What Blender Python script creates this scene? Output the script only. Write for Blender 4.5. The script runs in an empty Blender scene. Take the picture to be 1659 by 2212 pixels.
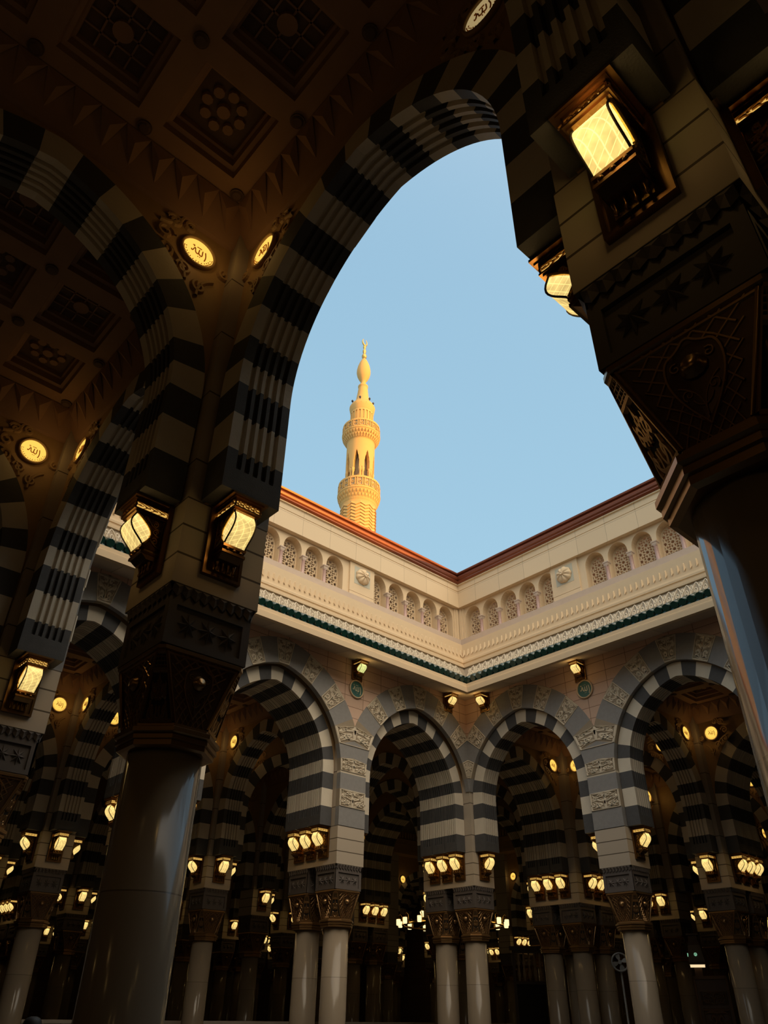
import bpy, bmesh, math, random
from mathutils import Vector, Matrix
random.seed(7)
C = bpy.context.scene.collection
SC = bpy.context.scene
PI = math.pi
R_ = math.radians

# ------------------------------------------------------------------ camera
EYE = 1.55
cam = bpy.data.cameras.new('camera')
cam.sensor_fit = 'VERTICAL'; cam.sensor_height = 36.0
cam.lens = 36.0 * 1597.4 / 2212.0
cam.clip_end = 2000; cam.clip_start = 0.05
camo = bpy.data.objects.new('camera', cam); C.objects.link(camo)
_a = (0.73877828, -0.67383714, 0.01225404); _b = (-0.38686364, -0.40911897, 0.82641285); _c = (0.55185431, 0.6152765, 0.5629313)
camo.matrix_world = Matrix(((_a[0], _b[0], -_c[0], 0), (_a[1], _b[1], -_c[1], 0), (_a[2], _b[2], -_c[2], EYE), (0, 0, 0, 1)))
SC.camera = camo
SC.view_settings.view_transform = 'Standard'
SC.view_settings.look = 'None'
SC.view_settings.gamma = 1.0
SC.view_settings.use_curve_mapping = False
SC.view_settings.exposure = 0.0

# ------------------------------------------------------------------ sky and sun
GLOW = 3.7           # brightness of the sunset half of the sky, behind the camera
SUN = 7.5
SUN_AZ = R_(285); SUN_EL = R_(1.7)
w = bpy.data.worlds.new('sky'); SC.world = w; w.use_nodes = True
nt = w.node_tree; nt.nodes.clear()
def wn(t, **k):
    n = nt.nodes.new(t)
    for a, b in k.items(): setattr(n, a, b)
    return n
tc = wn('ShaderNodeTexCoord')
sep = wn('ShaderNodeSeparateXYZ'); nt.links.new(tc.outputs['Generated'], sep.inputs[0])
ramp = wn('ShaderNodeValToRGB')
e = ramp.color_ramp.elements
e[0].position = 0.0; e[0].color = (0.48, 0.66, 0.76, 1)
e[1].position = 1.0; e[1].color = (0.30, 0.50, 0.69, 1)
e2 = ramp.color_ramp.elements.new(0.35); e2.color = (0.385, 0.63, 0.80, 1)
e3 = ramp.color_ramp.elements.new(0.75); e3.color = (0.335, 0.555, 0.735, 1)
nt.links.new(sep.outputs['Z'], ramp.inputs[0])
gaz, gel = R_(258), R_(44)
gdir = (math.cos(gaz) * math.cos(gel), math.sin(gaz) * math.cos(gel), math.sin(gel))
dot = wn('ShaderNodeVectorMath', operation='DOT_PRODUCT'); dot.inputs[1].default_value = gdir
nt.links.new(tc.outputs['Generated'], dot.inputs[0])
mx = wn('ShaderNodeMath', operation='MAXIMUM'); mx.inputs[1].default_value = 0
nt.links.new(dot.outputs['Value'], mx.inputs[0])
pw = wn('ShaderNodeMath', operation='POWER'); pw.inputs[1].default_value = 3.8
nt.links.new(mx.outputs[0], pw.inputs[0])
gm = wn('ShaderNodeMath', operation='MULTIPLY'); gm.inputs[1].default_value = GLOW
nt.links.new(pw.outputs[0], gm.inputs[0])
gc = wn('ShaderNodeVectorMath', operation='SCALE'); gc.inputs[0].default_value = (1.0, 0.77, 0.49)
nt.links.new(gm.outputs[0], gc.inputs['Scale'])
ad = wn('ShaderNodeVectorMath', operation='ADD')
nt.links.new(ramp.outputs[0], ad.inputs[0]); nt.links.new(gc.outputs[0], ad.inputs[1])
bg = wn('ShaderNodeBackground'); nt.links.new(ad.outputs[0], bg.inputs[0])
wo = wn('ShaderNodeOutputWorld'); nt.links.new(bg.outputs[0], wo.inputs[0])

sl = bpy.data.lights.new('sun', 'SUN'); sl.energy = SUN; sl.color = (1.0, 0.48, 0.05); sl.angle = R_(0.6)
so = bpy.data.objects.new('sun', sl); C.objects.link(so)
sd = Vector((math.cos(SUN_AZ) * math.cos(SUN_EL), math.sin(SUN_AZ) * math.cos(SUN_EL), math.sin(SUN_EL)))
so.rotation_euler = sd.to_track_quat('Z', 'Y').to_euler()
so.location = (12, 0, 40)

# ------------------------------------------------------------------ materials
def mat(name, col, rough=0.7, metal=0.0, var=0.0, vscale=6.0, bump=0.0, bscale=30.0, coat=0.0, col2=None):
    m = bpy.data.materials.new(name); m.use_nodes = True
    t = m.node_tree; p = t.nodes['Principled BSDF']
    p.inputs['Base Color'].default_value = (*col, 1); p.inputs['Roughness'].default_value = rough; p.inputs['Metallic'].default_value = metal
    if coat: p.inputs['Coat Weight'].default_value = coat; p.inputs['Coat Roughness'].default_value = 0.05
    co = t.nodes.new('ShaderNodeTexCoord')
    if var:
        n = t.nodes.new('ShaderNodeTexNoise'); n.inputs['Scale'].default_value = vscale; n.inputs['Detail'].default_value = 5
        t.links.new(co.outputs['Object'], n.inputs['Vector'])
        r = t.nodes.new('ShaderNodeMix'); r.data_type = 'RGBA'
        c2 = col2 or tuple(min(1, c * (1 + var)) for c in col)
        c1 = tuple(c * (1 - var) for c in col)
        r.inputs[6].default_value = (*c1, 1); r.inputs[7].default_value = (*c2, 1)
        t.links.new(n.outputs['Fac'], r.inputs[0]); t.links.new(r.outputs[2], p.inputs['Base Color'])
    if bump:
        n = t.nodes.new('ShaderNodeTexNoise'); n.inputs['Scale'].default_value = bscale; n.inputs['Detail'].default_value = 6
        t.links.new(co.outputs['Object'], n.inputs['Vector'])
        b = t.nodes.new('ShaderNodeBump'); b.inputs['Strength'].default_value = bump; b.inputs['Distance'].default_value = 0.02
        t.links.new(n.outputs['Fac'], b.inputs['Height']); t.links.new(b.outputs[0], p.inputs['Normal'])
    return m

def ashlar(name, col, mortar, bw, bh, ms=0.012, axis='XZ', off=0.5, var=0.12, rough=0.8, shift=(0, 0), spec=0.5):
    """stone courses with joints, procedural brick pattern in object space"""
    m = bpy.data.materials.new(name); m.use_nodes = True
    t = m.node_tree; p = t.nodes['Principled BSDF']; p.inputs['Roughness'].default_value = rough; p.inputs['Specular IOR Level'].default_value = spec
    co = t.nodes.new('ShaderNodeTexCoord'); s = t.nodes.new('ShaderNodeSeparateXYZ'); c = t.nodes.new('ShaderNodeCombineXYZ')
    t.links.new(co.outputs['Object'], s.inputs[0])
    if axis == 'XZ':
        sm = t.nodes.new('ShaderNodeMath'); sm.operation = 'ADD'
        t.links.new(s.outputs[0], sm.inputs[0]); t.links.new(s.outputs[1], sm.inputs[1])
        ax = t.nodes.new('ShaderNodeMath'); ax.operation = 'ADD'; ax.inputs[1].default_value = shift[0]; t.links.new(sm.outputs[0], ax.inputs[0])
        az = t.nodes.new('ShaderNodeMath'); az.operation = 'ADD'; az.inputs[1].default_value = shift[1]; t.links.new(s.outputs[2], az.inputs[0])
        t.links.new(ax.outputs[0], c.inputs[0]); t.links.new(az.outputs[0], c.inputs[1])
    else:
        t.links.new(s.outputs[0], c.inputs[0]); t.links.new(s.outputs[1], c.inputs[1])
    b = t.nodes.new('ShaderNodeTexBrick'); b.offset = off
    b.inputs['Scale'].default_value = 1.0; b.inputs['Brick Width'].default_value = bw; b.inputs['Row Height'].default_value = bh
    b.inputs['Mortar Size'].default_value = ms; b.inputs['Mortar Smooth'].default_value = 0.1
    b.inputs['Color1'].default_value = (*[x * (1 - var) for x in col], 1); b.inputs['Color2'].default_value = (*[min(1, x * (1 + var)) for x in col], 1)
    b.inputs['Mortar'].default_value = (*mortar, 1)
    t.links.new(c.outputs[0], b.inputs['Vector']); t.links.new(b.outputs['Color'], p.inputs['Base Color'])
    bp = t.nodes.new('ShaderNodeBump'); bp.inputs['Strength'].default_value = 0.5; bp.inputs['Distance'].default_value = 0.01; bp.invert = True
    t.links.new(b.outputs['Fac'], bp.inputs['Height']); t.links.new(bp.outputs[0], p.inputs['Normal'])
    return m

def glow(name, col, strength, lattice=0.0):
    m = bpy.data.materials.new(name); m.use_nodes = True
    t = m.node_tree; t.nodes.clear()
    o = t.nodes.new('ShaderNodeOutputMaterial'); em = t.nodes.new('ShaderNodeEmission')
    em.inputs[0].default_value = (*col, 1); em.inputs[1].default_value = strength
    if lattice:
        co = t.nodes.new('ShaderNodeTexCoord'); s = t.nodes.new('ShaderNodeSeparateXYZ'); t.links.new(co.outputs['Object'], s.inputs[0])
        xy = t.nodes.new('ShaderNodeMath'); xy.operation = 'ADD'; t.links.new(s.outputs[0], xy.inputs[0]); t.links.new(s.outputs[1], xy.inputs[1])
        outs = []
        for sg in (1, -1):
            a = t.nodes.new('ShaderNodeMath'); a.operation = 'MULTIPLY'; a.inputs[1].default_value = sg; t.links.new(xy.outputs[0], a.inputs[0])
            d = t.nodes.new('ShaderNodeMath'); d.operation = 'ADD'; t.links.new(a.outputs[0], d.inputs[0]); t.links.new(s.outputs[2], d.inputs[1])
            k = t.nodes.new('ShaderNodeMath'); k.operation = 'MULTIPLY'; k.inputs[1].default_value = 1 / lattice; t.links.new(d.outputs[0], k.inputs[0])
            f = t.nodes.new('ShaderNodeMath'); f.operation = 'FRACT'; t.links.new(k.outputs[0], f.inputs[0])
            l = t.nodes.new('ShaderNodeMath'); l.operation = 'LESS_THAN'; l.inputs[1].default_value = 0.1; t.links.new(f.outputs[0], l.inputs[0])
            outs.append(l)
        mxx = t.nodes.new('ShaderNodeMath'); mxx.operation = 'MAXIMUM'; t.links.new(outs[0].outputs[0], mxx.inputs[0]); t.links.new(outs[1].outputs[0], mxx.inputs[1])
        n = t.nodes.new('ShaderNodeTexNoise'); n.inputs['Scale'].default_value = 9; t.links.new(co.outputs['Object'], n.inputs['Vector'])
        # the bulb sits high inside the shade: brighter glass near the top
        mr = t.nodes.new('ShaderNodeMapRange'); mr.inputs[1].default_value = -0.55; mr.inputs[2].default_value = -0.20; mr.inputs[3].default_value = 0.62; mr.inputs[4].default_value = 1.1
        t.links.new(s.outputs[2], mr.inputs[0])
        nm = t.nodes.new('ShaderNodeMapRange'); nm.inputs[1].default_value = 0.35; nm.inputs[2].default_value = 0.65; nm.inputs[3].default_value = 0.72; nm.inputs[4].default_value = 1.1
        t.links.new(n.outputs['Fac'], nm.inputs[0])
        ml = t.nodes.new('ShaderNodeMath'); ml.operation = 'MULTIPLY'; t.links.new(mr.outputs[0], ml.inputs[0]); t.links.new(nm.outputs[0], ml.inputs[1])
        lg = t.nodes.new('ShaderNodeMath'); lg.operation = 'MULTIPLY_ADD'; lg.inputs[1].default_value = 0.45; t.links.new(mxx.outputs[0], lg.inputs[0]); t.links.new(ml.outputs[0], lg.inputs[2])
        st = t.nodes.new('ShaderNodeMath'); st.operation = 'MULTIPLY'; st.inputs[1].default_value = strength; t.links.new(lg.outputs[0], st.inputs[0])
        t.links.new(st.outputs[0], em.inputs[1])
    t.links.new(em.outputs[0], o.inputs[0])
    return m

M = {}
M['cream'] = mat('cream_stone', (0.70, 0.62, 0.50), 0.8, var=0.10, vscale=3, bump=0.15)
M['grey'] = mat('grey_stone', (0.082, 0.080, 0.082), 0.75, var=0.18, vscale=8, bump=0.2, bscale=60)
M['greyring'] = mat('pale_grey_stone', (0.27, 0.26, 0.255), 0.75, var=0.15, vscale=9, bump=0.2, bscale=60)  # paler grey for the outer ring stones than for the ribs
M['post'] = ashlar('pier_stone', (0.50, 0.42, 0.33), (0.10, 0.075, 0.05), 40.0, 0.3533, 0.013, shift=(17.3, -5.21 + 0.006), var=0.05)
M['relief_low'] = mat('carved_ground', (0.33, 0.265, 0.19), 0.9, var=0.15)  # darker beige, the shade of the carved recesses put into the colour
M['relief'] = mat('carved_relief', (0.68, 0.59, 0.46), 0.8, var=0.06)
M['postup'] = ashlar('tall_pier_stone', (0.46, 0.385, 0.30), (0.10, 0.075, 0.05), 40.0, 1.06, 0.012, shift=(17.3, -6.81), var=0.04)
M['pink'] = ashlar('pink_ashlar', (0.66, 0.455, 0.345), (0.28, 0.17, 0.11), 0.80, 0.36, 0.010, off=0.0, var=0.06, shift=(0.4, 0.1))
M['lime'] = mat('cream_limestone', (0.67, 0.515, 0.335), 0.85, var=0.06, vscale=2)
M['limeblock'] = ashlar('limestone_blocks', (0.67, 0.515, 0.335), (0.42, 0.32, 0.22), 1.3, 0.9, 0.008, off=0.0, var=0.03, shift=(0.2, -15.97))
M['sill'] = mat('sill_stone', (0.52, 0.41, 0.33), 0.85, var=0.08)
M['soffit'] = ashlar('soffit_stone', (0.62, 0.515, 0.41), (0.36, 0.28, 0.21), 1.0, 4.0, 0.012, off=0.0, axis='XY')
M['rose'] = mat('rose_marble', (0.50, 0.33, 0.29), 0.4, var=0.15, vscale=20)
M['shellground'] = mat('grey_green_panel', (0.47, 0.45, 0.36), 0.8)
M['copper'] = mat('copper_coping', (0.20, 0.055, 0.024), 0.35, metal=0.35, var=0.2, vscale=3)
M['tile'] = mat('green_glazed_tile', (0.010, 0.045, 0.038), 0.18, coat=0.4)
M['green'] = mat('green_enamel', (0.02, 0.13, 0.125), 0.35)
M['shaft'] = ashlar('shaft_marble', (0.285, 0.23, 0.17), (0.15, 0.115, 0.085), 60.0, 1.22, 0.006, off=0.0, shift=(31, 0.03), var=0.05, rough=0.14, spec=0.3)
M['block'] = mat('dark_carved_stone', (0.115, 0.095, 0.085), 0.75, var=0.12)
M['bronze'] = mat('dark_bronze', (0.095, 0.05, 0.023), 0.40, metal=0.55, var=0.2, vscale=10)
M['bronze_hi'] = mat('polished_bronze', (0.34, 0.20, 0.085), 0.28, metal=0.75)
M['black'] = mat('dark_recess', (0.02, 0.014, 0.01), 0.8)
M['brass'] = mat('lantern_brass', (0.24, 0.125, 0.045), 0.30, metal=0.9, var=0.2, vscale=12)
M['gold'] = mat('bright_gold', (0.85, 0.52, 0.14), 0.25, metal=0.95)
M['glass'] = glow('lit_lantern_glass', (1.0, 0.70, 0.23), 1.15, lattice=0.085)
M['amber'] = glow('lit_filigree', (1.0, 0.58, 0.13), 0.75)
M['hotglass'] = glow('bright_lantern_glass', (1.0, 0.70, 0.20), 1.7, lattice=0.085)
M['coolglass'] = glow('pale_lantern_glass', (0.93, 0.95, 0.33), 0.95, lattice=0.085)
M['disc'] = glow('lit_medallion', (1.0, 0.60, 0.10), 1.15)
M['discpale'] = glow('dim_medallion', (0.85, 0.62, 0.28), 0.42)
M['script'] = mat('amber_script', (0.55, 0.17, 0.01), 0.6)
M['goldscript'] = mat('cream_script', (0.80, 0.72, 0.50), 0.6)
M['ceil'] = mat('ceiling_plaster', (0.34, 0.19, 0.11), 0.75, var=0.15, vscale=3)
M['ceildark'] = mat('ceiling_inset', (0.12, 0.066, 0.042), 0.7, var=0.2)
M['ochre'] = mat('ochre_plaster', (0.42, 0.26, 0.12), 0.55, var=0.15, vscale=4)
M['floor'] = ashlar('marble_floor', (0.11, 0.095, 0.08), (0.07, 0.06, 0.05), 1.2, 1.2, 0.006, axis='XY', off=0.0, rough=0.2)
M['backwall'] = ashlar('far_wall_stone', (0.34, 0.22, 0.12), (0.16, 0.10, 0.05), 1.6, 0.5, 0.012, var=0.08)
M['roof'] = mat('roof_stone', (0.45, 0.40, 0.33), 0.9)
M['minaret'] = mat('minaret_stone', (0.55, 0.30, 0.085), 0.8, var=0.05, vscale=1)
M['minshade'] = mat('minaret_shaded_stone', (0.34, 0.22, 0.11), 0.8)  # darker copy of the minaret stone, recess shade put into its colour
M['mingold'] = mat('finial_gold', (0.62, 0.36, 0.10), 0.3, metal=0.7)
M['spot'] = mat('spotlight_black', (0.02, 0.02, 0.03), 0.5)
M['shade'] = glow('lit_chandelier_shade', (1.0, 0.74, 0.34), 1.6)
M['wood'] = mat('dark_wood', (0.055, 0.028, 0.014), 0.4, var=0.3, vscale=8)
M['balu'] = mat('pale_baluster', (0.42, 0.33, 0.22), 0.5)
M['white'] = mat('white_marble', (0.52, 0.47, 0.42), 0.4, var=0.05)
M['clockface'] = glow('lit_clock_face', (0.35, 0.80, 0.50), 0.5)
M['bar'] = glow('lit_strip', (1.0, 0.74, 0.42), 1.0)
M['skin'] = mat('skin', (0.42, 0.25, 0.17), 0.6)
M['hair'] = mat('black_hair', (0.008, 0.007, 0.006), 0.6)
M['robe'] = mat('white_robe', (0.55, 0.53, 0.50), 0.9)
M['fan'] = mat('grey_fan', (0.22, 0.22, 0.22), 0.4)

# ------------------------------------------------------------------ mesh helpers
class MB:
    def __init__(s): s.v = []; s.f = []; s.m = []; s.sm = []
    def vert(s, p): s.v.append(tuple(p)); return len(s.v) - 1
    def face(s, idx, m=0, smooth=False): s.f.append(tuple(idx)); s.m.append(m); s.sm.append(smooth)
    def poly(s, pts, m=0):
        s.face([s.vert(p) for p in pts], m)
    def box(s, x0, x1, y0, y1, z0, z1, m=0):
        i = [s.vert(p) for p in ((x0, y0, z0), (x1, y0, z0), (x1, y1, z0), (x0, y1, z0), (x0, y0, z1), (x1, y0, z1), (x1, y1, z1), (x0, y1, z1))]
        for q in ((0, 3, 2, 1), (4, 5, 6, 7), (0, 1, 5, 4), (1, 2, 6, 5), (2, 3, 7, 6), (3, 0, 4, 7)): s.face([i[k] for k in q], m)
    def rings(s, rings, m=0, smooth=False, close=True, capa=True, capb=True):
        """loft rings of equal length"""
        ids = [[s.vert(p) for p in r] for r in rings]; n = len(ids[0])
        for a, b in zip(ids, ids[1:]):
            for k in range(n if close else n - 1):
                k2 = (k + 1) % n; s.face((a[k], a[k2], b[k2], b[k]), m, smooth)
        if capa and close: s.face(ids[0][::-1], m)
        if capb and close: s.face(ids[-1], m)
    def lathe(s, prof, n=24, cx=0, cy=0, m=0, smooth=True, cap=True):
        s.rings([[(cx + r * math.cos(2 * PI * k / n), cy + r * math.sin(2 * PI * k / n), z) for k in range(n)] for r, z in prof], m, smooth, capa=cap, capb=cap)
    def tube(s, pts, r, n=6, m=0, closed=False):
        pts = [Vector(p) for p in pts]; rr = r if isinstance(r, (list, tuple)) else [r] * len(pts); out = []
        up = Vector((0.123, 0.31, 0.94))
        N = len(pts)
        for i, p in enumerate(pts):
            if closed: d = pts[(i + 1) % N] - pts[i - 1]
            else: d = pts[min(i + 1, N - 1)] - pts[max(i - 1, 0)]
            if d.length < 1e-9: d = Vector((0, 0, 1))
            d.normalize(); a = d.cross(up)
            if a.length < 0.05: a = d.cross(Vector((1, 0, 0)))
            a.normalize(); b = d.cross(a)
            out.append([tuple(p + (a * math.cos(2 * PI * k / n) + b * math.sin(2 * PI * k / n)) * rr[i]) for k in range(n)])
        if closed: out.append(out[0]); s.rings(out, m, True, capa=False, capb=False)
        else: s.rings(out, m, True)
    def ribbon(s, pts, fn, wd, h, m=0):
        """raised ridge along a polyline of (s,t) points, fn(s,t,height)->3d; wd in st units"""
        N = len(pts); L = []
        for i, (x, y) in enumerate(pts):
            x2, y2 = pts[min(i + 1, N - 1)]; x1, y1 = pts[max(i - 1, 0)]
            dx, dy = x2 - x1, y2 - y1; l = math.hypot(dx, dy) or 1; nx, ny = -dy / l, dx / l
            ww = wd(i / (N - 1)) if callable(wd) else wd
            L.append([s.vert(fn(x + nx * ww, y + ny * ww, 0.0)), s.vert(fn(x + nx * ww * .45, y + ny * ww * .45, h)), s.vert(fn(x - nx * ww * .45, y - ny * ww * .45, h)), s.vert(fn(x - nx * ww, y - ny * ww, 0.0))])
        for a, b in zip(L, L[1:]):
            for k in range(3): s.face((a[k], a[k + 1], b[k + 1], b[k]), m)
    def mesh(s, name, mats):
        me = bpy.data.meshes.new(name); me.from_pydata(s.v, [], s.f)
        for m in mats: me.materials.append(M[m])
        me.polygons.foreach_set('material_index', s.m); me.polygons.foreach_set('use_smooth', s.sm)
        bm = bmesh.new(); bm.from_mesh(me); bmesh.ops.recalc_face_normals(bm, faces=bm.faces); bm.to_mesh(me); bm.free()
        me.update(); return me
    def build(s, name, mats, parent=None, loc=None, rz=0):
        return obj(name, s.mesh(name, mats), parent, loc, rz)

def obj(name, me, parent=None, loc=None, rz=0):
    o = bpy.data.objects.new(name, me); C.objects.link(o)
    if parent: o.parent = parent
    if loc: o.location = loc
    o.rotation_euler.z = rz
    return o
def tag(o, label=None, cat=None, group=None, kind=None):
    if label: o['label'] = label
    if cat: o['category'] = cat
    if group: o['group'] = group
    if kind: o['kind'] = kind
    return o
def empty(name, loc=(0, 0, 0), rz=0):
    o = bpy.data.objects.new(name, None); C.objects.link(o); o.location = loc; o.rotation_euler.z = rz; o.empty_display_size = 0.1
    return o
def copy_tree(o, parent=None):
    c = o.copy(); C.objects.link(c)
    if parent: c.parent = parent
    for ch in list(o.children): copy_tree(ch, c)
    return c
def spiral(cx, cy, r0, turns, a0=0.0, sgn=1, n=18, k=0.12):
    return [(cx + r0 * (k + (1 - k) * (1 - i / n)) * math.cos(a0 + sgn * 2 * PI * turns * i / n), cy + r0 * (k + (1 - k) * (1 - i / n)) * math.sin(a0 + sgn * 2 * PI * turns * i / n)) for i in range(n + 1)]
def arcpts(p, q, bul, n=10):
    (x0, y0), (x1, y1) = p, q; mx_, my_ = (x0 + x1) / 2, (y0 + y1) / 2; dx, dy = x1 - x0, y1 - y0
    cx_, cy_ = mx_ - dy * bul, my_ + dx * bul
    return [((1 - t) ** 2 * x0 + 2 * t * (1 - t) * cx_ + t * t * x1, (1 - t) ** 2 * y0 + 2 * t * (1 - t) * cy_ + t * t * y1) for t in [i / n for i in range(n + 1)]]

def arabesque(mb, fn, asp, h, m=0, wd=0.035, border=True):
    """mirrored scroll foliage in the unit square; asp = width/height"""
    kx = 1.0 if asp < 1 else 1.0 / asp; ky = asp if asp < 1 else 1.0
    def T(pts): return pts
    L = []
    for sg in (1, -1):
        def X(pts): return [(0.5 + sg * (x - 0.5), y) for x, y in pts]
        L += [X(spiral(0.70, 0.26, 0.15, 1.4, -1.6, 1)), X(spiral(0.80, 0.62, 0.12, 1.2, 2.6, -1)), X(spiral(0.63, 0.78, 0.10, 1.2, 0.2, 1)),
              X(arcpts((0.5, 0.06), (0.90, 0.46), -0.35)), X(arcpts((0.5, 0.30), (0.66, 0.62), 0.3)), X(arcpts((0.54, 0.45), (0.90, 0.86), -0.25)),
              X(arcpts((0.5, 0.92), (0.92, 0.9), 0.12, 6)), X(arcpts((0.52, 0.66), (0.57, 0.9), 0.3, 6)), X(arcpts((0.56, 0.1), (0.93, 0.12), 0.18, 6))]
        if asp > 1.6: L += [X(spiral(0.90, 0.30, 0.07, 1.1, 0.5, -1)), X(arcpts((0.7, 0.1), (0.93, 0.55), 0.25))]
    L.append(arcpts((0.5, 0.08), (0.5, 0.94), 0.0, 6))
    for p in L: mb.ribbon(p, fn, lambda t: wd * (0.55 + 0.9 * math.sin(PI * min(1, t + 0.15))), h, m)
    if border:
        b = 0.03
        for p in ([(b, b), (1 - b, b)], [(1 - b, b), (1 - b, 1 - b)], [(1 - b, 1 - b), (b, 1 - b)], [(b, 1 - b), (b, b)]): mb.ribbon(p, fn, 0.03, h, m)

ALLAH = [
    ([(0.60, 0.42), (0.66, 0.20), (0.70, -0.05), (0.69, -0.35), (0.60, -0.66)], 0.055),          # alif
    ([(0.36, 0.38), (0.36, 0.10), (0.37, -0.16), (0.29, -0.27), (0.14, -0.24), (0.06, -0.10)], 0.055),   # lam
    ([(0.06, 0.34), (0.04, 0.05), (0.02, -0.17), (-0.10, -0.24), (-0.22, -0.16), (-0.27, 0.0)], 0.055),  # lam
    ([(-0.27, 0.0), (-0.30, 0.26), (-0.36, 0.34), (-0.44, 0.16), (-0.50, -0.08), (-0.60, -0.14), (-0.64, -0.02)], 0.05),   # ha
    ([(-0.20, 0.52), (0.02, 0.55), (0.24, 0.52)], 0.03), ([(-0.60, 0.50), (-0.46, 0.60), (-0.42, 0.52)], 0.03), ([(-0.52, 0.40), (-0.40, 0.48)], 0.03),
    ([(-0.02, -0.48), (0.05, -0.50)], 0.04), ([(0.16, -0.46), (0.22, -0.50)], 0.035)]
def smooth(pts, k=2):
    for _ in range(k):
        o = [pts[0]]
        for (a, b), (c_, d) in zip(pts, pts[1:]): o += [(a * .75 + c_ * .25, b * .75 + d * .25), (a * .25 + c_ * .75, b * .25 + d * .75)]
        pts = o + [pts[-1]]
    return pts
def calligraphy(mb, r, y, h, m=0, dots=False, sc=1.0):
    """the script on a disc facing -y"""
    fn = lambda s, t, hh: (s * r * sc, y - hh, t * r * sc)
    for p, wd in ALLAH: mb.ribbon(smooth(p), fn, wd, h, m)
    if dots:
        for k in range(26):
            a = PI + PI * (k + 0.5) / 26
            for rr in (0.92, 0.80):
                if rr == 0.80 and k % 2: continue
                x, z = rr * math.cos(a), rr * math.sin(a)
                mb.ribbon(spiral(x / sc, z / sc, 0.04 / sc, 0.8, k, 1, 6), fn, 0.018, h, m)

# ------------------------------------------------------------------ layout
XC, YC = 21.37, 18.937           # the courtyard's far corner pier
X0, Y0 = XC - 18, YC - 18
D = 1.35                         # spacing of paired columns
GX = {-2: (X0 - 12, 1), -1: (X0 - 6, 1), 0: (X0, 1), 1: (X0 + 6, 1), 2: (X0 + 12, 1), 3: (XC, 1), 4: (XC + 6, 2), 5: (XC + 13.35, 1), 6: (XC + 19.35, 1), 7: (XC + 25.35, 2), 8: (XC + 32.7, 1)}
GY = {-1: (Y0 - 6, 1), 0: (Y0, 1), 1: (Y0 + 6, 1), 2: (Y0 + 12, 1), 3: (YC, 2), 4: (YC + 7.35, 1), 5: (YC + 13.35, 1), 6: (YC + 19.35, 1), 7: (YC + 25.35, 2), 8: (YC + 32.7, 1), 9: (YC + 38.7, 1)}
HC = 3.65; ZPIER = 5.21; ZSP = 6.27; ZS = 7.87; CEN = 0.37; RI = 2.40; ZCEIL = 11.3; HP = 0.525
def has_pier(i, j):
    if 1 <= i <= 2 and 1 <= j <= 2: return False         # the open courtyard
    if 5 <= i <= 6 and 5 <= j <= 6: return False         # the domed hall
    return True
def gx(i, k=0): return GX[i][0] + (D if k and GX[i][1] == 2 else 0)
def gy(j, k=0): return GY[j][0] + (D if k and GY[j][1] == 2 else 0)

# ------------------------------------------------------------------ floor, roofs, far walls
f = MB(); f.box(-30, 100, -30, 110, -0.3, 0.0); tag(f.build('floor', ['floor']), kind='structure')
r = MB()
r.box(-24, X0 + 0.4, -16, 80, 11.95, 12.5); r.box(X0 + 0.4, XC - 0.4, -16, Y0 + 0.4, 11.95, 12.5)
r.box(X0 + 0.4, XC - 0.4, YC - 0.4, 80, 11.95, 12.5)
hx0, hx1, hy0, hy1 = XC + 7.8, XC + 24.9, YC + 7.8, YC + 24.9
r.box(XC - 0.4, hx0, -16, 80, 11.95, 12.5); r.box(hx1, 90, -16, 80, 11.95, 12.5); r.box(hx0, hx1, -16, hy0, 11.95, 12.5); r.box(hx0, hx1, hy1, 80, 11.95, 12.5)
r.box(hx0 - .4, hx1 + .4, hy0 - .4, hy1 + .4, 18.0, 18.4)
for q in ((hx0 - .4, hx0, hy0, hy1), (hx1, hx1 + .4, hy0, hy1), (hx0, hx1, hy0 - .4, hy0), (hx0, hx1, hy1, hy1 + .4)): r.box(*q, 12.5, 18.0)
tag(r.build('roof', ['roof']), kind='structure')
for nm, q in {'near': (X0 - 0.3, X0 + 0.45, Y0 - 0.3, YC + 2, 11.62, 17.85), 'side': (X0 + 0.45, XC + 2, Y0 - 0.3, Y0 + 0.45, 11.62, 17.85)}.items():
    b = MB(); b.box(*q); tag(b.build('wall_' + nm, ['lime']), kind='structure')
for nm, q in {'far': (58, 58.5, -16, 80), 'end': (-24, 58, 72, 72.5), 'rear': (-24.5, -24, -16, 80), 'flank': (-24, 58, -16.5, -16)}.items():
    b = MB(); b.box(*q, 0, 12); tag(b.build('wall_' + nm, ['backwall']), kind='structure')

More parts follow.
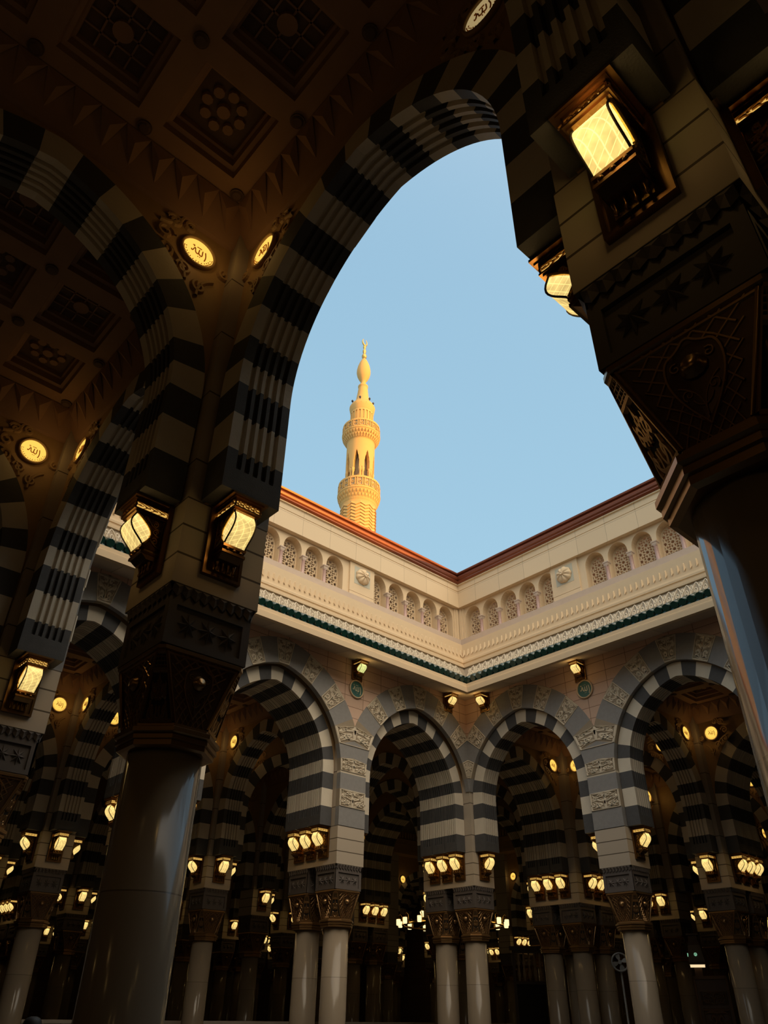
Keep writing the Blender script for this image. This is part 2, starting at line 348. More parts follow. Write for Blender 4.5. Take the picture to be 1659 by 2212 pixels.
# ------------------------------------------------------------------ column
def make_column():
    root = empty('column')
    s = MB(); s.lathe([(0.50, 0), (0.50, 0.25), (0.46, 0.30), (0.44, 0.42), (0.385, 0.5), (0.368, 0.6), (0.362, HC)], 40)
    s.build('shaft', ['shaft'], root)
    def octa(rr, z, rot=PI / 8): return [(rr / math.cos(PI / 8) * math.cos(rot + k * PI / 4), rr / math.cos(PI / 8) * math.sin(rot + k * PI / 4), z) for k in range(8)]
    k = MB(); k.rings([octa(a, z) for a, z in ((0.40, HC - 0.035), (0.435, HC - 0.02), (0.435, HC + 0.03), (0.455, HC + 0.035), (0.455, HC + 0.075), (0.44, HC + 0.08), (0.475, HC + 0.1), (0.475, HC + 0.14), (0.43, HC + 0.16), (0.43, HC + 0.185))])
    k.build('collar', ['bronze_hi'], root)
    zb, zt = HC + 0.185, 4.50; rb = 0.42; ob = rb * math.tan(PI / 8); ht = 0.47; ch = 0.055
    cp = MB()
    def bot(s, a): c_, s_ = math.cos(a), math.sin(a); return lambda x, y: (x * c_ - y * s_, x * s_ + y * c_)
    for q in range(4):
        rt = bot(0, q * PI / 2)
        def FM(s, t, h, rt=rt):        # main face, s,t in 0..1, face looks to -y
            hw = ob + (ht - ch - ob) * t; d = rb + (ht - rb) * t + h + 0.02 * math.sin(PI * t) * -1
            x, y = rt((2 * s - 1) * hw, -d); return (x, y, zb + (zt - zb) * t)
        n = 6
        for i in range(n):
            t0, t1 = i / n, (i + 1) / n
            cp.poly([FM(0, t0, 0), FM(1, t0, 0), FM(1, t1, 0), FM(0, t1, 0)], 0)
        for i in range(13):          # lattice of the face
            for sg in (1, -1):
                pts = []
                for kk in range(7):
                    t = kk / 6; s0 = (i - 3) / 6.5 + (t * 1.0 if sg > 0 else (1 - t) * 1.0) - 0.25
                    if 0.02 <= s0 <= 0.98: pts.append((s0, t))
                if len(pts) > 1: cp.ribbon(pts, FM, 0.014, 0.008, 1)
        cp.ribbon([(0.02, 0.01), (0.02, 0.99)], FM, 0.02, 0.014, 1); cp.ribbon([(0.98, 0.01), (0.98, 0.99)], FM, 0.02, 0.014, 1)
        cp.ribbon([(0.02, 0.97), (0.98, 0.97)], FM, 0.02, 0.014, 1)
        # shield shaped cartouche with scrolls
        sh = [(0.5, 0.10), (0.33, 0.30), (0.25, 0.55), (0.30, 0.80), (0.42, 0.84), (0.5, 0.93), (0.58, 0.84), (0.70, 0.80), (0.75, 0.55), (0.67, 0.30), (0.5, 0.10)]
        idx = [cp.vert(FM(a, b, 0.012)) for a, b in smooth(sh[:-1], 1)]; cp.face(idx, 0)
        cp.ribbon(smooth(sh, 2), FM, 0.018, 0.022, 1)
        for sg in (1, -1):
            for p in (spiral(0.62, 0.42, 0.06, 1.3, -1, 1, 12), spiral(0.63, 0.70, 0.05, 1.2, 2, -1, 12), arcpts((0.5, 0.18), (0.68, 0.52), 0.3, 8), arcpts((0.5, 0.28), (0.60, 0.36), -0.3, 6)):
                cp.ribbon([(0.5 + sg * (a - 0.5), b) for a, b in p], FM, 0.012, 0.026, 1)
    top = MB()
    pts = [(ht - ch, -ht), (ht, -(ht - ch)), (ht, ht - ch), (ht - ch, ht), (-(ht - ch), ht), (-ht, ht - ch), (-ht, -(ht - ch)), (-(ht - ch), -ht)]
    cp.rings([[(x * q, y * q, z) for x, y in pts] for q, z in ((1.0, zt), (1.05, zt + 0.01), (1.05, zt + 0.045), (0.98, zt + 0.07))], 1)
    cap = cp.build('capital', ['bronze', 'bronze_hi'], root)
    for q in range(4):
        b = MB(); a = q * PI / 2; cx, cy = math.sin(a) * (0.455), -math.cos(a) * 0.455
        prof = [(0.075, 0.0), (0.075, 0.012), (0.06, 0.022), (0.055, 0.04), (0.04, 0.055), (0.0, 0.06)]
        rings = []
        for rr, dd in prof:
            rings.append([])
            for kk in range(12):
                th = 2 * PI * kk / 12; u, z = rr * math.cos(th), rr * math.sin(th)
                rings[-1].append((cx + u * math.cos(a) + dd * math.sin(a), cy + u * math.sin(a) - dd * math.cos(a), 4.26 + z))
        b.rings(rings, 0, True); b.build('boss', ['bronze_hi'], cap)
        g = MB(); a = q * PI / 2 + PI / 4
        def FG(s, t, h, a=a):
            hw = ob * 0.98 + (ch * 0.75 - ob * 0.98) * t; d = rb + (ht * 1.414 - ch * 0.707 - rb) * t + h
            x, y = (2 * s - 1) * hw, -d
            return (x * math.cos(a) - y * math.sin(a), x * math.sin(a) + y * math.cos(a), zb + (zt - zb) * t)
        g.poly([FG(0, 0, 0), FG(1, 0, 0), FG(1, 1, 0), FG(0, 1, 0)], 0)
        for p in ([(0.04, 0.02), (0.06, 0.98)], [(0.96, 0.02), (0.94, 0.98)], [(0.04, 0.02), (0.96, 0.02)], [(0.05, 0.72), (0.95, 0.72)], [(0.05, 0.98), (0.95, 0.98)]): g.ribbon(p, FG, 0.04, 0.018, 1)
        for i in range(3): g.ribbon([(0.25 + 0.25 * i, 0.74), (0.25 + 0.25 * i, 0.97)], FG, 0.03, 0.012, 1); g.ribbon([(0.08, 0.78 + 0.06 * i), (0.92, 0.78 + 0.06 * i)], FG, 0.012, 0.012, 1)
        for sg in (1, -1):
            for p in (spiral(0.70, 0.14, 0.17, 1.2, 2.6, 1, 14), spiral(0.72, 0.40, 0.14, 1.1, -2.4, -1, 14), arcpts((0.5, 0.04), (0.78, 0.30), -0.4, 8), arcpts((0.5, 0.30), (0.62, 0.55), 0.5, 8), arcpts((0.62, 0.5), (0.5, 0.70), 0.3, 8), arcpts((0.5, 0.36), (0.84, 0.55), -0.3, 8)):
                g.ribbon([(0.5 + sg * (x - 0.5), y) for x, y in p], FG, 0.045, 0.014, 1)
        g.build('grille_panel', ['black', 'bronze_hi'], cap)
    bl = MB(); hb = 0.485
    bl.box(-hb + .03, hb - .03, -hb + .03, hb - .03, 4.565, 5.10)
    for q in range(4):
        rt = bot(0, q * PI / 2)
        def FB(x, h, z, rt=rt): u, v = rt(x, -(hb - 0.03 + h)); return (u, v, z)
        # raised frame round a recessed field
        for (xa, xb, za, zb_) in ((-hb, hb, 4.565, 4.635), (-hb, hb, 5.0, 5.07), (-hb, -hb + 0.09, 4.635, 5.0), (hb - 0.09, hb, 4.635, 5.0)):
            bl.rings([[FB(xa, 0, za), FB(xb, 0, za), FB(xb, 0, zb_), FB(xa, 0, zb_)], [FB(xa, 0.03, za), FB(xb, 0.03, za), FB(xb, 0.03, zb_), FB(xa, 0.03, zb_)]])
        for cxs in (-0.235, 0, 0.235):        # three faceted stars
            ctr = bl.vert(FB(cxs, 0.045, 4.815)); ring = []
            for kk in range(16):
                th = kk * PI / 8 + PI / 8; rr = 0.118 if kk % 2 else 0.05
                ring.append(bl.vert(FB(cxs + rr * math.cos(th), 0.004, 4.815 + rr * 1.2 * math.sin(th))))
            for kk in range(16): bl.face((ctr, ring[kk], ring[(kk + 1) % 16]))
        n = 9
        for kk in range(n):                # scalloped band under the pier
            x0 = -hb + 2 * hb * kk / n; x1 = -hb + 2 * hb * (kk + 1) / n; xm = (x0 + x1) / 2
            P = [FB(x0, 0.065, 5.21), FB(x1, 0.065, 5.21), FB(x1, 0.03, 5.14), FB(xm, 0.055, 5.075), FB(x0, 0.03, 5.14)]
            cI = bl.vert(FB(xm, 0.075, 5.17)); ids = [bl.vert(p) for p in P]
            for a_ in range(5): bl.face((cI, ids[a_], ids[(a_ + 1) % 5]))
    bl.box(-hb + .01, hb - .01, -hb + .01, hb - .01, 5.07, 5.212)
    bl.build('star_block', ['block'], root)
    return root

# ------------------------------------------------------------------ pier masses above the columns
PIERS = {}
def pier_mesh(nx, ny):
    if (nx, ny) not in PIERS:
        b = MB(); b.box(-HP, HP + D * (nx - 1), -HP, HP + D * (ny - 1), ZPIER, ZSP)
        t_ = 0.012; b.box(-HP + t_, HP + D * (nx - 1) - t_, -HP + t_, HP + D * (ny - 1) - t_, ZSP, 11.6, 1)
        PIERS[(nx, ny)] = b.mesh('stone_pier', ['post', 'postup'])
    return PIERS[(nx, ny)]

# ------------------------------------------------------------------ arches
def arc_r(th_frac, R):         # point on an arc of radius R: fraction 0 spring .. 1 crown, left side
    tc_ = math.acos(CEN / R); th = th_frac * tc_
    return (-(R * math.cos(th) - CEN), ZS + R * math.sin(th))
BANDS = [0, 7.6, 16.5, 27.8]
BANDS += [27.8 + 10.15 * k for k in range(1, 6)] + [83.7]
BF = [b / 83.7 for b in BANDS]       # fractions; band 0 is light, alternating
def stations():
    """(kind, value, band) along the left half from the foot to the crown"""
    S = [('v', 6.27), ('v', 6.56), ('v', 6.60), ('v', 6.81), ('v', 7.33), ('v', 7.81)]
    B = [1, 1, 1, 0, 1, 0]
    prev = None
    for k in range(len(BF) - 1):
        for q in range(3):
            S.append(('a', BF[k] + (BF[k + 1] - BF[k]) * q / 3)); B.append(0 if k % 2 == 0 else 1)
    S.append(('a', 1.0))
    return S, B
ST, SB = stations()
def pos(st, dr):
    k, v = st
    if k == 'v': return (-(RI - CEN + dr), v)
    return arc_r(v, RI + dr)
def rib_mesh(wd):
    mg = 0.10; nfl = 5 if wd > 0.7 else 4; fw = (wd - 2 * mg) / nfl
    prof = [(-wd / 2, 0.43, 0), (-wd / 2, 0.0, 0)]
    for k in range(nfl):
        v = -wd / 2 + mg + k * fw
        prof += [(v + 0.010, 0, 0), (v + 0.016, 0.065, 1), (v + fw * 0.62, 0.065, 1), (v + fw * 0.62 + 0.006, 0, 0)]
    prof += [(wd / 2, 0.0, 0), (wd / 2, 0.43, 0)]
    b = MB(); half = []
    for si, st in enumerate(ST):
        fl = 0 if (st[0] == 'v' and st[1] < 6.58) else 1
        half.append([(pos(st, dr * (fl if isf else 1)), v) for v, dr, isf in prof])
    full = [[(p[0], v, p[1]) for p, v in r] for r in half] + [[(-p[0], v, p[1]) for p, v in r] for r in half[-2::-1]]
    ids = [[b.vert(p) for p in r] for r in full]; n = len(prof); bands = SB + SB[::-1]
    for k in range(len(ids) - 1):
        for q in range(n):
            q2 = (q + 1) % n
            b.face((ids[k][q], ids[k][q2], ids[k + 1][q2], ids[k + 1][q]), bands[k])
    # flat foot: a plain course under the flutes
    for I in (ids[0], ids[-1]):
        b.face([I[0], I[1], I[n - 2], I[n - 1]], 1)
    return b.mesh('rib', ['cream', 'grey'])
def spandrel_mesh(v0, v1):
    b = MB(); lo = [pos(st, 0.41) for st in ST]
    lo = lo + [(-x, z) for x, z in lo[-2::-1]]
    lo = [(-2.49, 6.3)] + [p for p in lo if abs(p[0]) < 2.47] + [(2.49, 6.3)]
    lo[0] = (-2.49, lo[1][1]); lo[-1] = (2.49, lo[-2][1])
    A = [[b.vert((x, v, z)) for x, z in lo] for v in (v0, v1)]; T_ = [[b.vert((x, v, 11.6)) for x, z in lo] for v in (v0, v1)]
    for k in range(len(lo) - 1):
        b.face((A[0][k], A[0][k + 1], T_[0][k + 1], T_[0][k])); b.face((A[1][k], A[1][k + 1], T_[1][k + 1], T_[1][k]))
        b.face((A[0][k], A[0][k + 1], A[1][k + 1], A[1][k]))
    return b.mesh('spandrel', ['ochre'])
RIB1, RIB3 = rib_mesh(0.75), rib_mesh(0.57)
SP1, SP3 = spandrel_mesh(-0.32, 0.32), spandrel_mesh(-0.86, 0.86)
def make_arch(double):
    root = empty('striped_arch')
    if double:
        for v in (-0.60, 0.0, 0.60): obj('rib', RIB3, root, (0, v, 0))
        obj('spandrel', SP3, root)
    else:
        obj('rib', RIB1, root); obj('spandrel', SP1, root)
    return root

# ------------------------------------------------------------------ lanterns
LAMP_W, DISC_W, BACK_W = 1.7, 0.9, 3.6
LDATA = {}
def lamp_light(name, watts, loc, parent):
    if watts not in LDATA:
        d = bpy.data.lights.new(name, 'POINT'); d.energy = watts; d.color = (1.0, 0.60, 0.20); d.shadow_soft_size = 0.08; LDATA[watts] = d
    o = bpy.data.objects.new(name, LDATA[watts]); C.objects.link(o); o.parent = parent; o.location = loc
    return o
def make_lantern(glass='glass'):
    root = empty('wall_lantern')
    b = MB()
    b.box(-0.235, 0.235, -0.03, 0.0, -0.86, 0.0)
    for q in ((-0.235, -0.20, -0.86, 0), (0.20, 0.235, -0.86, 0), (-0.20, 0.20, -0.86, -0.825), (-0.20, 0.20, -0.03, 0)): b.box(q[0], q[1], -0.055, -0.03, q[2], q[3])
    b.build('backplate', ['brass'], root)
    c = MB()
    c.box(-0.225, 0.225, -0.46, -0.03, -0.028, 0.0); c.box(-0.185, 0.185, -0.445, -0.03, -0.045, -0.028)
    c.box(-0.165, 0.165, -0.42, -0.03, -0.075, -0.045)
    c.box(-0.17, 0.17, -0.425, -0.03, -0.165, -0.145); c.box(-0.155, 0.155, -0.40, -0.03, -0.185, -0.165)
    for x in (-0.165, 0.15): c.box(x, x + 0.015, -0.42, -0.405, -0.15, -0.06)
    c.box(-0.155, 0.155, -0.400, -0.04, -0.15, -0.07, 1)
    fnF = lambda s, t, h: (-0.165 + 0.33 * s, -0.404 - h, -0.148 + 0.078 * t)
    for k in range(5):
        for p in (spiral(0.1 + 0.2 * k, 0.45, 0.10, 1.3, k * 1.3, 1 if k % 2 else -1, 12), arcpts((0.02 + 0.2 * k, 0.1), (0.18 + 0.2 * k, 0.9), 0.5, 6), arcpts((0.02 + 0.2 * k, 0.95), (0.2 + 0.2 * k, 0.2), 0.3, 6)): c.ribbon(p, fnF, 0.016, 0.012, 0)
    for sx in (-1, 1):
        fnS = lambda s, t, h, sx=sx: (sx * (0.157 + h), -0.05 - 0.36 * s, -0.148 + 0.078 * t)
        for k in range(4):
            for p in (spiral(0.13 + 0.25 * k, 0.5, 0.11, 1.3, k, 1, 12), arcpts((0.02 + 0.25 * k, 0.1), (0.22 + 0.25 * k, 0.9), 0.5, 6)): c.ribbon(p, fnS, 0.02, 0.012, 0)
    c.build('canopy', ['brass', 'amber'], root)
    # almond section of the shade in (d, z)
    fr = [(0.365, -0.185)] + [(0.365 + 0.052 * math.sin(PI * min(1, t * 1.15)) - 0.13 * max(0, t - 0.25) ** 1.6 / 0.63, -0.185 - 0.36 * t) for t in [i / 10 for i in range(1, 11)]]
    bk = [(a + (fr[-1][0] - fr[0][0]) * 0, 0) for a, _ in fr]
    bt = fr[-1]
    bk = [((1 - t) * fr[0][0] + t * bt[0] - 0.13 * math.sin(PI * t), -0.185 - 0.36 * t) for t in [i / 10 for i in range(11)]]
    g = MB(); gw = 0.128
    ids = [[g.vert((x, -d, z)) for d, z in fr] for x in (-gw, gw)]; jds = [[g.vert((x, -d, z)) for d, z in bk] for x in (-gw, gw)]
    for k in range(10):
        g.face((ids[0][k], ids[1][k], ids[1][k + 1], ids[0][k + 1]), 0, True)
        for q in (0, 1): g.face((ids[q][k], ids[q][k + 1], jds[q][k + 1], jds[q][k]))
    g.build('glass_shade', [glass], root)
    for x in (-1, 1):
        t_ = MB(); t_.tube([(x * (gw + 0.002), -d - 0.003, z) for d, z in fr], 0.009, 6); t_.build('shade_rib', ['black'], root)
    for x in (-1, 1):
        t_ = MB(); t_.tube([(x * (gw + 0.01), -d, z) for d, z in bk], 0.016, 6); t_.build('almond_frame', ['gold'], root)
        s = MB()
        X = x * (gw - 0.002)
        for k in range(10): s.poly([(X, -0.03, bk[k][1]), (X, -bk[k][0], bk[k][1]), (X, -bk[k + 1][0], bk[k + 1][1]), (X, -0.03, bk[k + 1][1])], 0)
        fnS = lambda a, t, h, x=x: (x * (gw + h), -0.03 - 0.30 * a, -0.545 + 0.36 * t)
        for p in (spiral(0.28, 0.22, 0.13, 1.4, 0.5, 1, 14), spiral(0.30, 0.52, 0.12, 1.4, 3, -1, 14), spiral(0.35, 0.80, 0.12, 1.4, 1, 1, 14), spiral(0.75, 0.88, 0.10, 1.3, 4, -1, 12), arcpts((0.1, 0.05), (0.5, 0.35), -0.3, 6), arcpts((0.1, 0.4), (0.55, 0.7), -0.3, 6), arcpts((0.1, 0.65), (0.7, 0.95), -0.3, 6), arcpts((0.05, 0.0), (0.06, 1.0), 0, 4)):
            s.ribbon(p, fnS, 0.03, 0.014, 1)
        s.build('side_filigree', ['brass', 'gold'], root)
    k = MB(); d0 = bt[0]
    k.box(-0.14, 0.14, -d0 - 0.015, -0.03, -0.575, -0.543); k.box(-0.125, 0.125, -d0 + 0.03, -0.03, -0.615, -0.575, 1)
    k.box(-0.145, 0.145, -d0 - 0.01, -0.03, -0.645, -0.615)
    k.rings([[(-0.135, -0.03, -0.645), (0.135, -0.03, -0.645), (0.135, -d0 + 0.01, -0.645), (-0.135, -d0 + 0.01, -0.645)], [(-0.125, -0.03, -0.695), (0.125, -0.03, -0.695), (0.125, -0.16, -0.695), (-0.125, -0.16, -0.695)]])
    k.box(-0.13, 0.13, -0.075, -0.03, -0.80, -0.695, 1)
    for q in range(4): k.lathe([(0.026, -0.695), (0.024, -0.72), (0.010, -0.76), (0.019, -0.80), (0.0, -0.815)], 8, -0.099 + 0.066 * q, -0.105, 0)
    k.build('bracket', ['brass', 'gold'], root)
    for q in range(3):
        n = MB(); n.lathe([(0.0, -0.62), (0.02, -0.612), (0.025, -0.598), (0.02, -0.584), (0.0, -0.576)], 8, -0.085 + 0.085 * q, -d0 - 0.002); n.build('knob', ['brass'], root)
    lamp_light('lantern_light', LAMP_W, (0, -0.52, -0.36), root)
    return root

# ------------------------------------------------------------------ lit medallion of the pendentives
def make_medallion(rr, lit, frame, script):
    root = empty('lit_medallion')
    b = MB(); n = 32
    def ring(r, y): return [(r * math.cos(2 * PI * k / n), y, r * math.sin(2 * PI * k / n)) for k in range(n)]
    b.rings([ring(rr * 1.17, 0), ring(rr * 1.17, -0.05), ring(rr * 1.08, -0.065), ring(rr * 1.0, -0.05), ring(rr * 1.0, -0.02)], 0, True)
    b.build('frame', [frame], root)
    d = MB(); d.rings([ring(rr * 1.0, -0.02), ring(rr * 1.0, -0.03)], 0); d.build('disc', [lit], root)
    s = MB(); calligraphy(s, rr, -0.031, 0.01, 0, dots=(lit != 'green'), sc=0.72 if lit != 'green' else 0.95); s.build('script', [script], root)
    if lit == 'disc': lamp_light('medallion_light', DISC_W, (0, -0.32, -0.05), root)
    return root
def foliage():
    """scroll stucco round a medallion"""
    s = MB(); fn = lambda a, t, h: (a, -h, t)
    for sg in (1, -1):
        for p in (spiral(-0.50, 0.02, 0.14, 1.4, 0.2, 1), spiral(-0.42, 0.33, 0.12, 1.4, 3, -1), spiral(-0.18, 0.40, 0.10, 1.3, 1, 1), spiral(-0.45, -0.28, 0.12, 1.4, 5, 1), spiral(-0.15, -0.45, 0.12, 1.4, 3, -1), spiral(0.12, -0.62, 0.11, 1.3, 2, 1), arcpts((-0.60, -0.15), (-0.1, -0.62), 0.35), arcpts((-0.62, 0.2), (-0.3, 0.55), -0.35), arcpts((0.30, -0.38), (0.10, -0.8), -0.3), spiral(0.44, -0.12, 0.09, 1.3, 2, 1)):
            if sg == 1: s.ribbon(p, fn, 0.035, 0.04)
    return s.mesh('stucco_scroll', ['ochre'])

# ------------------------------------------------------------------ courtyard facades (local frame: u along the wall, front faces -v)
R2, RO = 2.85, 3.68
UE = 9 - HP                       # half length of a facade between the concave corners
ZTOP = 11.62
def zout(x): return ZS + math.sqrt(max(0.0, RO * RO - (abs(x) + CEN) ** 2))
def facade_wall():
    b = MB(); n = 28
    for u0 in (-6, 0, 6):
        for k in range(n):
            a, c_ = u0 - 3 + 6 * k / n, u0 - 3 + 6 * (k + 1) / n
            a, c_ = max(-UE, min(UE, a)), max(-UE, min(UE, c_))
            if c_ - a < 1e-4: continue
            za, zc = min(zout(a - u0), ZTOP - .002), min(zout(c_ - u0), ZTOP - .002)
            b.rings([[(a, -0.525, za), (c_, -0.525, zc), (c_, -0.525, ZTOP), (a, -0.525, ZTOP)], [(a, -0.33, za), (c_, -0.33, zc), (c_, -0.33, ZTOP), (a, -0.33, ZTOP)]])
    b.box(-UE - 1.0, UE + 1.0, -0.42, 0.9, ZTOP, 14.0, 1)
    return b
def ring_pt(frac, R, xmax=None):
    th = frac * R_(83.7)
    r_ = R if xmax is None else min(R, (xmax + CEN) / math.cos(th))
    return (r_ * math.cos(th) - CEN, ZS + r_ * math.sin(th))
VF, VB = -0.537, -0.36
def slab(b, pts, m=0):
    b.rings([[(x, VF, z) for x, z in pts], [(x, VB, z) for x, z in pts]], m)
def stone(name, polys, parent, carve=None, asp=1.0, rz=0, loc=None):
    b = MB()
    for p in polys: slab(b, p, 0)
    if carve:
        arabesque(b, carve, asp, 0.022, 1)
        b.build('carved_stone', ['relief_low', 'relief'], parent, loc, rz)
    else: b.build('grey_stone', ['greyring'], parent, loc, rz)
def half_poly(f0, f1, xmax, sg=1, cx=0.0, n=8):
    fs = [f0 + (f1 - f0) * k / n for k in range(n + 1)]
    inn = [ring_pt(f, R2) for f in fs]; out = [ring_pt(f, RO, xmax) for f in fs]
    return [(cx + sg * x, z) for x, z in inn + out[::-1]]
def ring_stones(parent, xl, xr, loc, rz):
    """the outer ring of one arch above the shared joint stones; parent is the ring thing"""
    for k in range(3, 9):
        for sg, xm in ((1, xr), (-1, xl)):
            if k == 8 and sg == -1: continue
            f0, f1 = BF[k], BF[k + 1]
            if k == 8:
                p = half_poly(f0, f1, None) ; q = half_poly(f0, f1, None, -1)
                A = ring_pt(f0, R2); B_ = ring_pt(f0, RO); zi = ring_pt(1, R2)[1]; zo = ring_pt(1, RO)[1]
                fn = lambda s, t, h, A=A, B_=B_, zi=zi, zo=zo: ((2 * s - 1) * (A[0] + (B_[0] - A[0]) * t), VF - h, (A[1] + (zi - A[1]) * (1 - (2 * s - 1) ** 2)) * (1 - t) + (B_[1] + (zo - B_[1]) * (1 - (2 * s - 1) ** 2)) * t)
                stone('k', [p, q], parent, fn, 0.9, rz, loc)
            else:
                p = half_poly(f0, f1, xm, sg)
                if k % 2 == 0:
                    fn = lambda s, t, h, f0=f0, f1=f1, sg=sg, xm=xm: (lambda a, c_: (sg * (a[0] * (1 - t) + c_[0] * t), VF - h, a[1] * (1 - t) + c_[1] * t))(ring_pt(f1 + (f0 - f1) * s, R2), ring_pt(f1 + (f0 - f1) * s, RO, xm))
                    stone('k', [p], parent, fn, 0.8, rz, loc)
                else: stone('k', [p], parent, None, 1, rz, loc)
def pier_stones(parent, rz, loc=None, side=0):
    """stones on a pier front between two rings; side=0 both halves, +-1 only one half beside a corner"""
    xm = 3.0 if side == 0 else 2.475
    for k in range(0, 3):
        f0, f1 = BF[k], BF[k + 1]
        if side and ring_pt(f1, R2)[0] > xm - 0.05: continue
        zj = ZS + math.sqrt(RO * RO - (xm + CEN) ** 2)
        if side == 0:
            polys = [half_poly(f0, f1, xm, 1, -3.0), half_poly(f0, f1, xm, -1, 3.0)]
            def fn(s, t, h, f0=f0, f1=f1):
                f_ = f0 + (f1 - f0) * t; xi, zi = ring_pt(f_, R2); th = f_ * R_(83.7); zc = min(zj, ZS + math.tan(th) * (xm + CEN)); q = abs(2 * s - 1)
                return ((2 * s - 1) * (3 - xi), VF - h, zc + (zi - zc) * q)
            asp = 2.2
        else:
            polys = [half_poly(f0, f1, xm, side, -3.0 * side)]
            def fn(s, t, h, f0=f0, f1=f1):
                f_ = f0 + (f1 - f0) * s; a = ring_pt(f_, R2); c_ = ring_pt(f_, RO, xm)
                return (-3.0 * side + side * (a[0] + (c_[0] - a[0]) * t), VF - h, a[1] + (c_[1] - a[1]) * t)
            asp = 0.8
        stone('k', polys, parent, fn if k % 2 == 0 else None, asp, rz, loc)
    if side == 0:
        for z0, z1, cv in ((6.272, 6.81, 0), (6.81, 7.33, 1), (7.33, 7.81, 0), (7.81, ZS, 2)):
            P = [(-0.52, z0), (0.52, z0), (0.52, z1), (-0.52, z1)]
            if cv == 2:
                b = MB(); slab(b, P); b.build('plain_stone', ['relief'], parent, loc, rz); continue
            stone('k', [P], parent, (lambda s, t, h: (-0.52 + 1.04 * s, VF - h, 6.81 + 0.52 * t)) if cv else None, 2.0, rz, loc)

def sweep(b, prof, m=0, ue=None):
    """sweep a (o,z) profile along the facade with mitred concave corners; o is the outset towards the courtyard"""
    L = [b.vert((-(UE - o), -0.525 - o, z)) for o, z in prof]; Rr = [b.vert((UE - o, -0.525 - o, z)) for o, z in prof]
    for k in range(len(prof) - 1): b.face((L[k], Rr[k], Rr[k + 1], L[k + 1]), m)
def make_cornice(mir):
    root = empty('cornice')
    b = MB(); sweep(b, [(-0.1, 11.64), (1.02, 11.42)]); b.build('soffit', ['soffit'], root)
    b = MB(); sweep(b, [(1.02, 11.44), (1.02, 11.34), (1.17, 11.34), (1.17, 11.52), (1.08, 11.55), (1.08, 11.60), (1.05, 11.62), (1.05, 11.73), (0.80, 11.76), (0.72, 11.76)]); b.build('fascia', ['lime'], root)
    b = MB(); sweep(b, [(0.98, 11.76), (0.98, 11.80), (0.72, 12.06), (0.60, 12.08)])
    u = -(UE - 1.0) + 0.1
    while u < UE - 0.95:
        A, B_ = (u, -0.525 - 1.07, 11.86), (u, -0.525 - 0.64, 12.13)
        b.tube([A, B_], 0.115, 8); u += 0.27
    b.build('tile_row', ['tile'], root)
    b = MB(); sweep(b, [(0.66, 12.08), (0.34, 12.72)], 0)
    ln = 2 * (UE - 0.7); n = int(ln / 0.30)
    for k in range(n):
        def fn(s, t, h, k=k):
            o = 0.66 - 0.32 * t + h * 0.9; return (-ln / 2 + ln * (k + s) / n, -0.525 - o, 12.08 + 0.64 * t + h * 0.45)
        for p in (spiral(0.5, 0.38, 0.26, 1.5, -PI / 2, 1, 14), spiral(0.06, 0.70, 0.2, 1.2, 0, -1, 12), arcpts((0.0, 0.1), (0.5, 0.95), 0.25, 6), arcpts((1.0, 0.1), (0.5, 0.95), -0.25, 6), arcpts((0.02, 0.05), (0.98, 0.05), 0, 2)): b.ribbon(p, fn, 0.05, 0.03, 1)
    b.build('carved_band', ['relief_low', 'relief'], root)
    b = MB(); sweep(b, [(0.34, 12.72), (0.40, 12.73), (0.40, 12.80), (0.34, 12.83), (0.22, 12.86), (0.22, 13.0), (0.25, 13.01), (0.25, 13.08), (0.10, 13.11), (0.08, 13.24), (0.0, 13.28), (0.0, 13.36), (-0.10, 13.39), (-0.46, 13.41), (-0.55, 13.82)]); b.build('moulding', ['lime'], root)
    b = MB(); sweep(b, [(-0.56, 13.80), (-0.24, 13.80), (-0.44, 14.06)])
    n = int(2 * (UE + 0.1) / 0.215)
    for k in range(n):
        u0 = -UE - 0.1 + 2 * (UE + 0.1) * k / n; u1 = u0 + 2 * (UE + 0.1) / n; um = (u0 + u1) / 2
        tip = (um, -0.525 + 0.0, 13.40); r0 = (u0, -0.525 + 0.30, 13.80); r1 = (u1, -0.525 + 0.30, 13.80); md = (um, -0.525 + 0.06, 13.70); up = (um, -0.525 + 0.27, 13.92)
        I = [b.vert(p) for p in (tip, r0, r1, md, up)]
        b.face((I[0], I[3], I[1])); b.face((I[0], I[2], I[3])); b.face((I[1], I[3], I[4])); b.face((I[3], I[2], I[4]))
        b.poly([(u0, -0.525 + 0.34, 13.80), (u1, -0.525 + 0.34, 13.80), (um, -0.525 + 0.1, 13.43)])
    b.build('tooth_row', ['lime'], root)
    b = MB(); sweep(b, [(-0.50, 14.02), (-0.42, 14.02), (-0.42, 14.42), (-1.05, 14.47)]); b.build('sill', ['sill'], root)
    return root

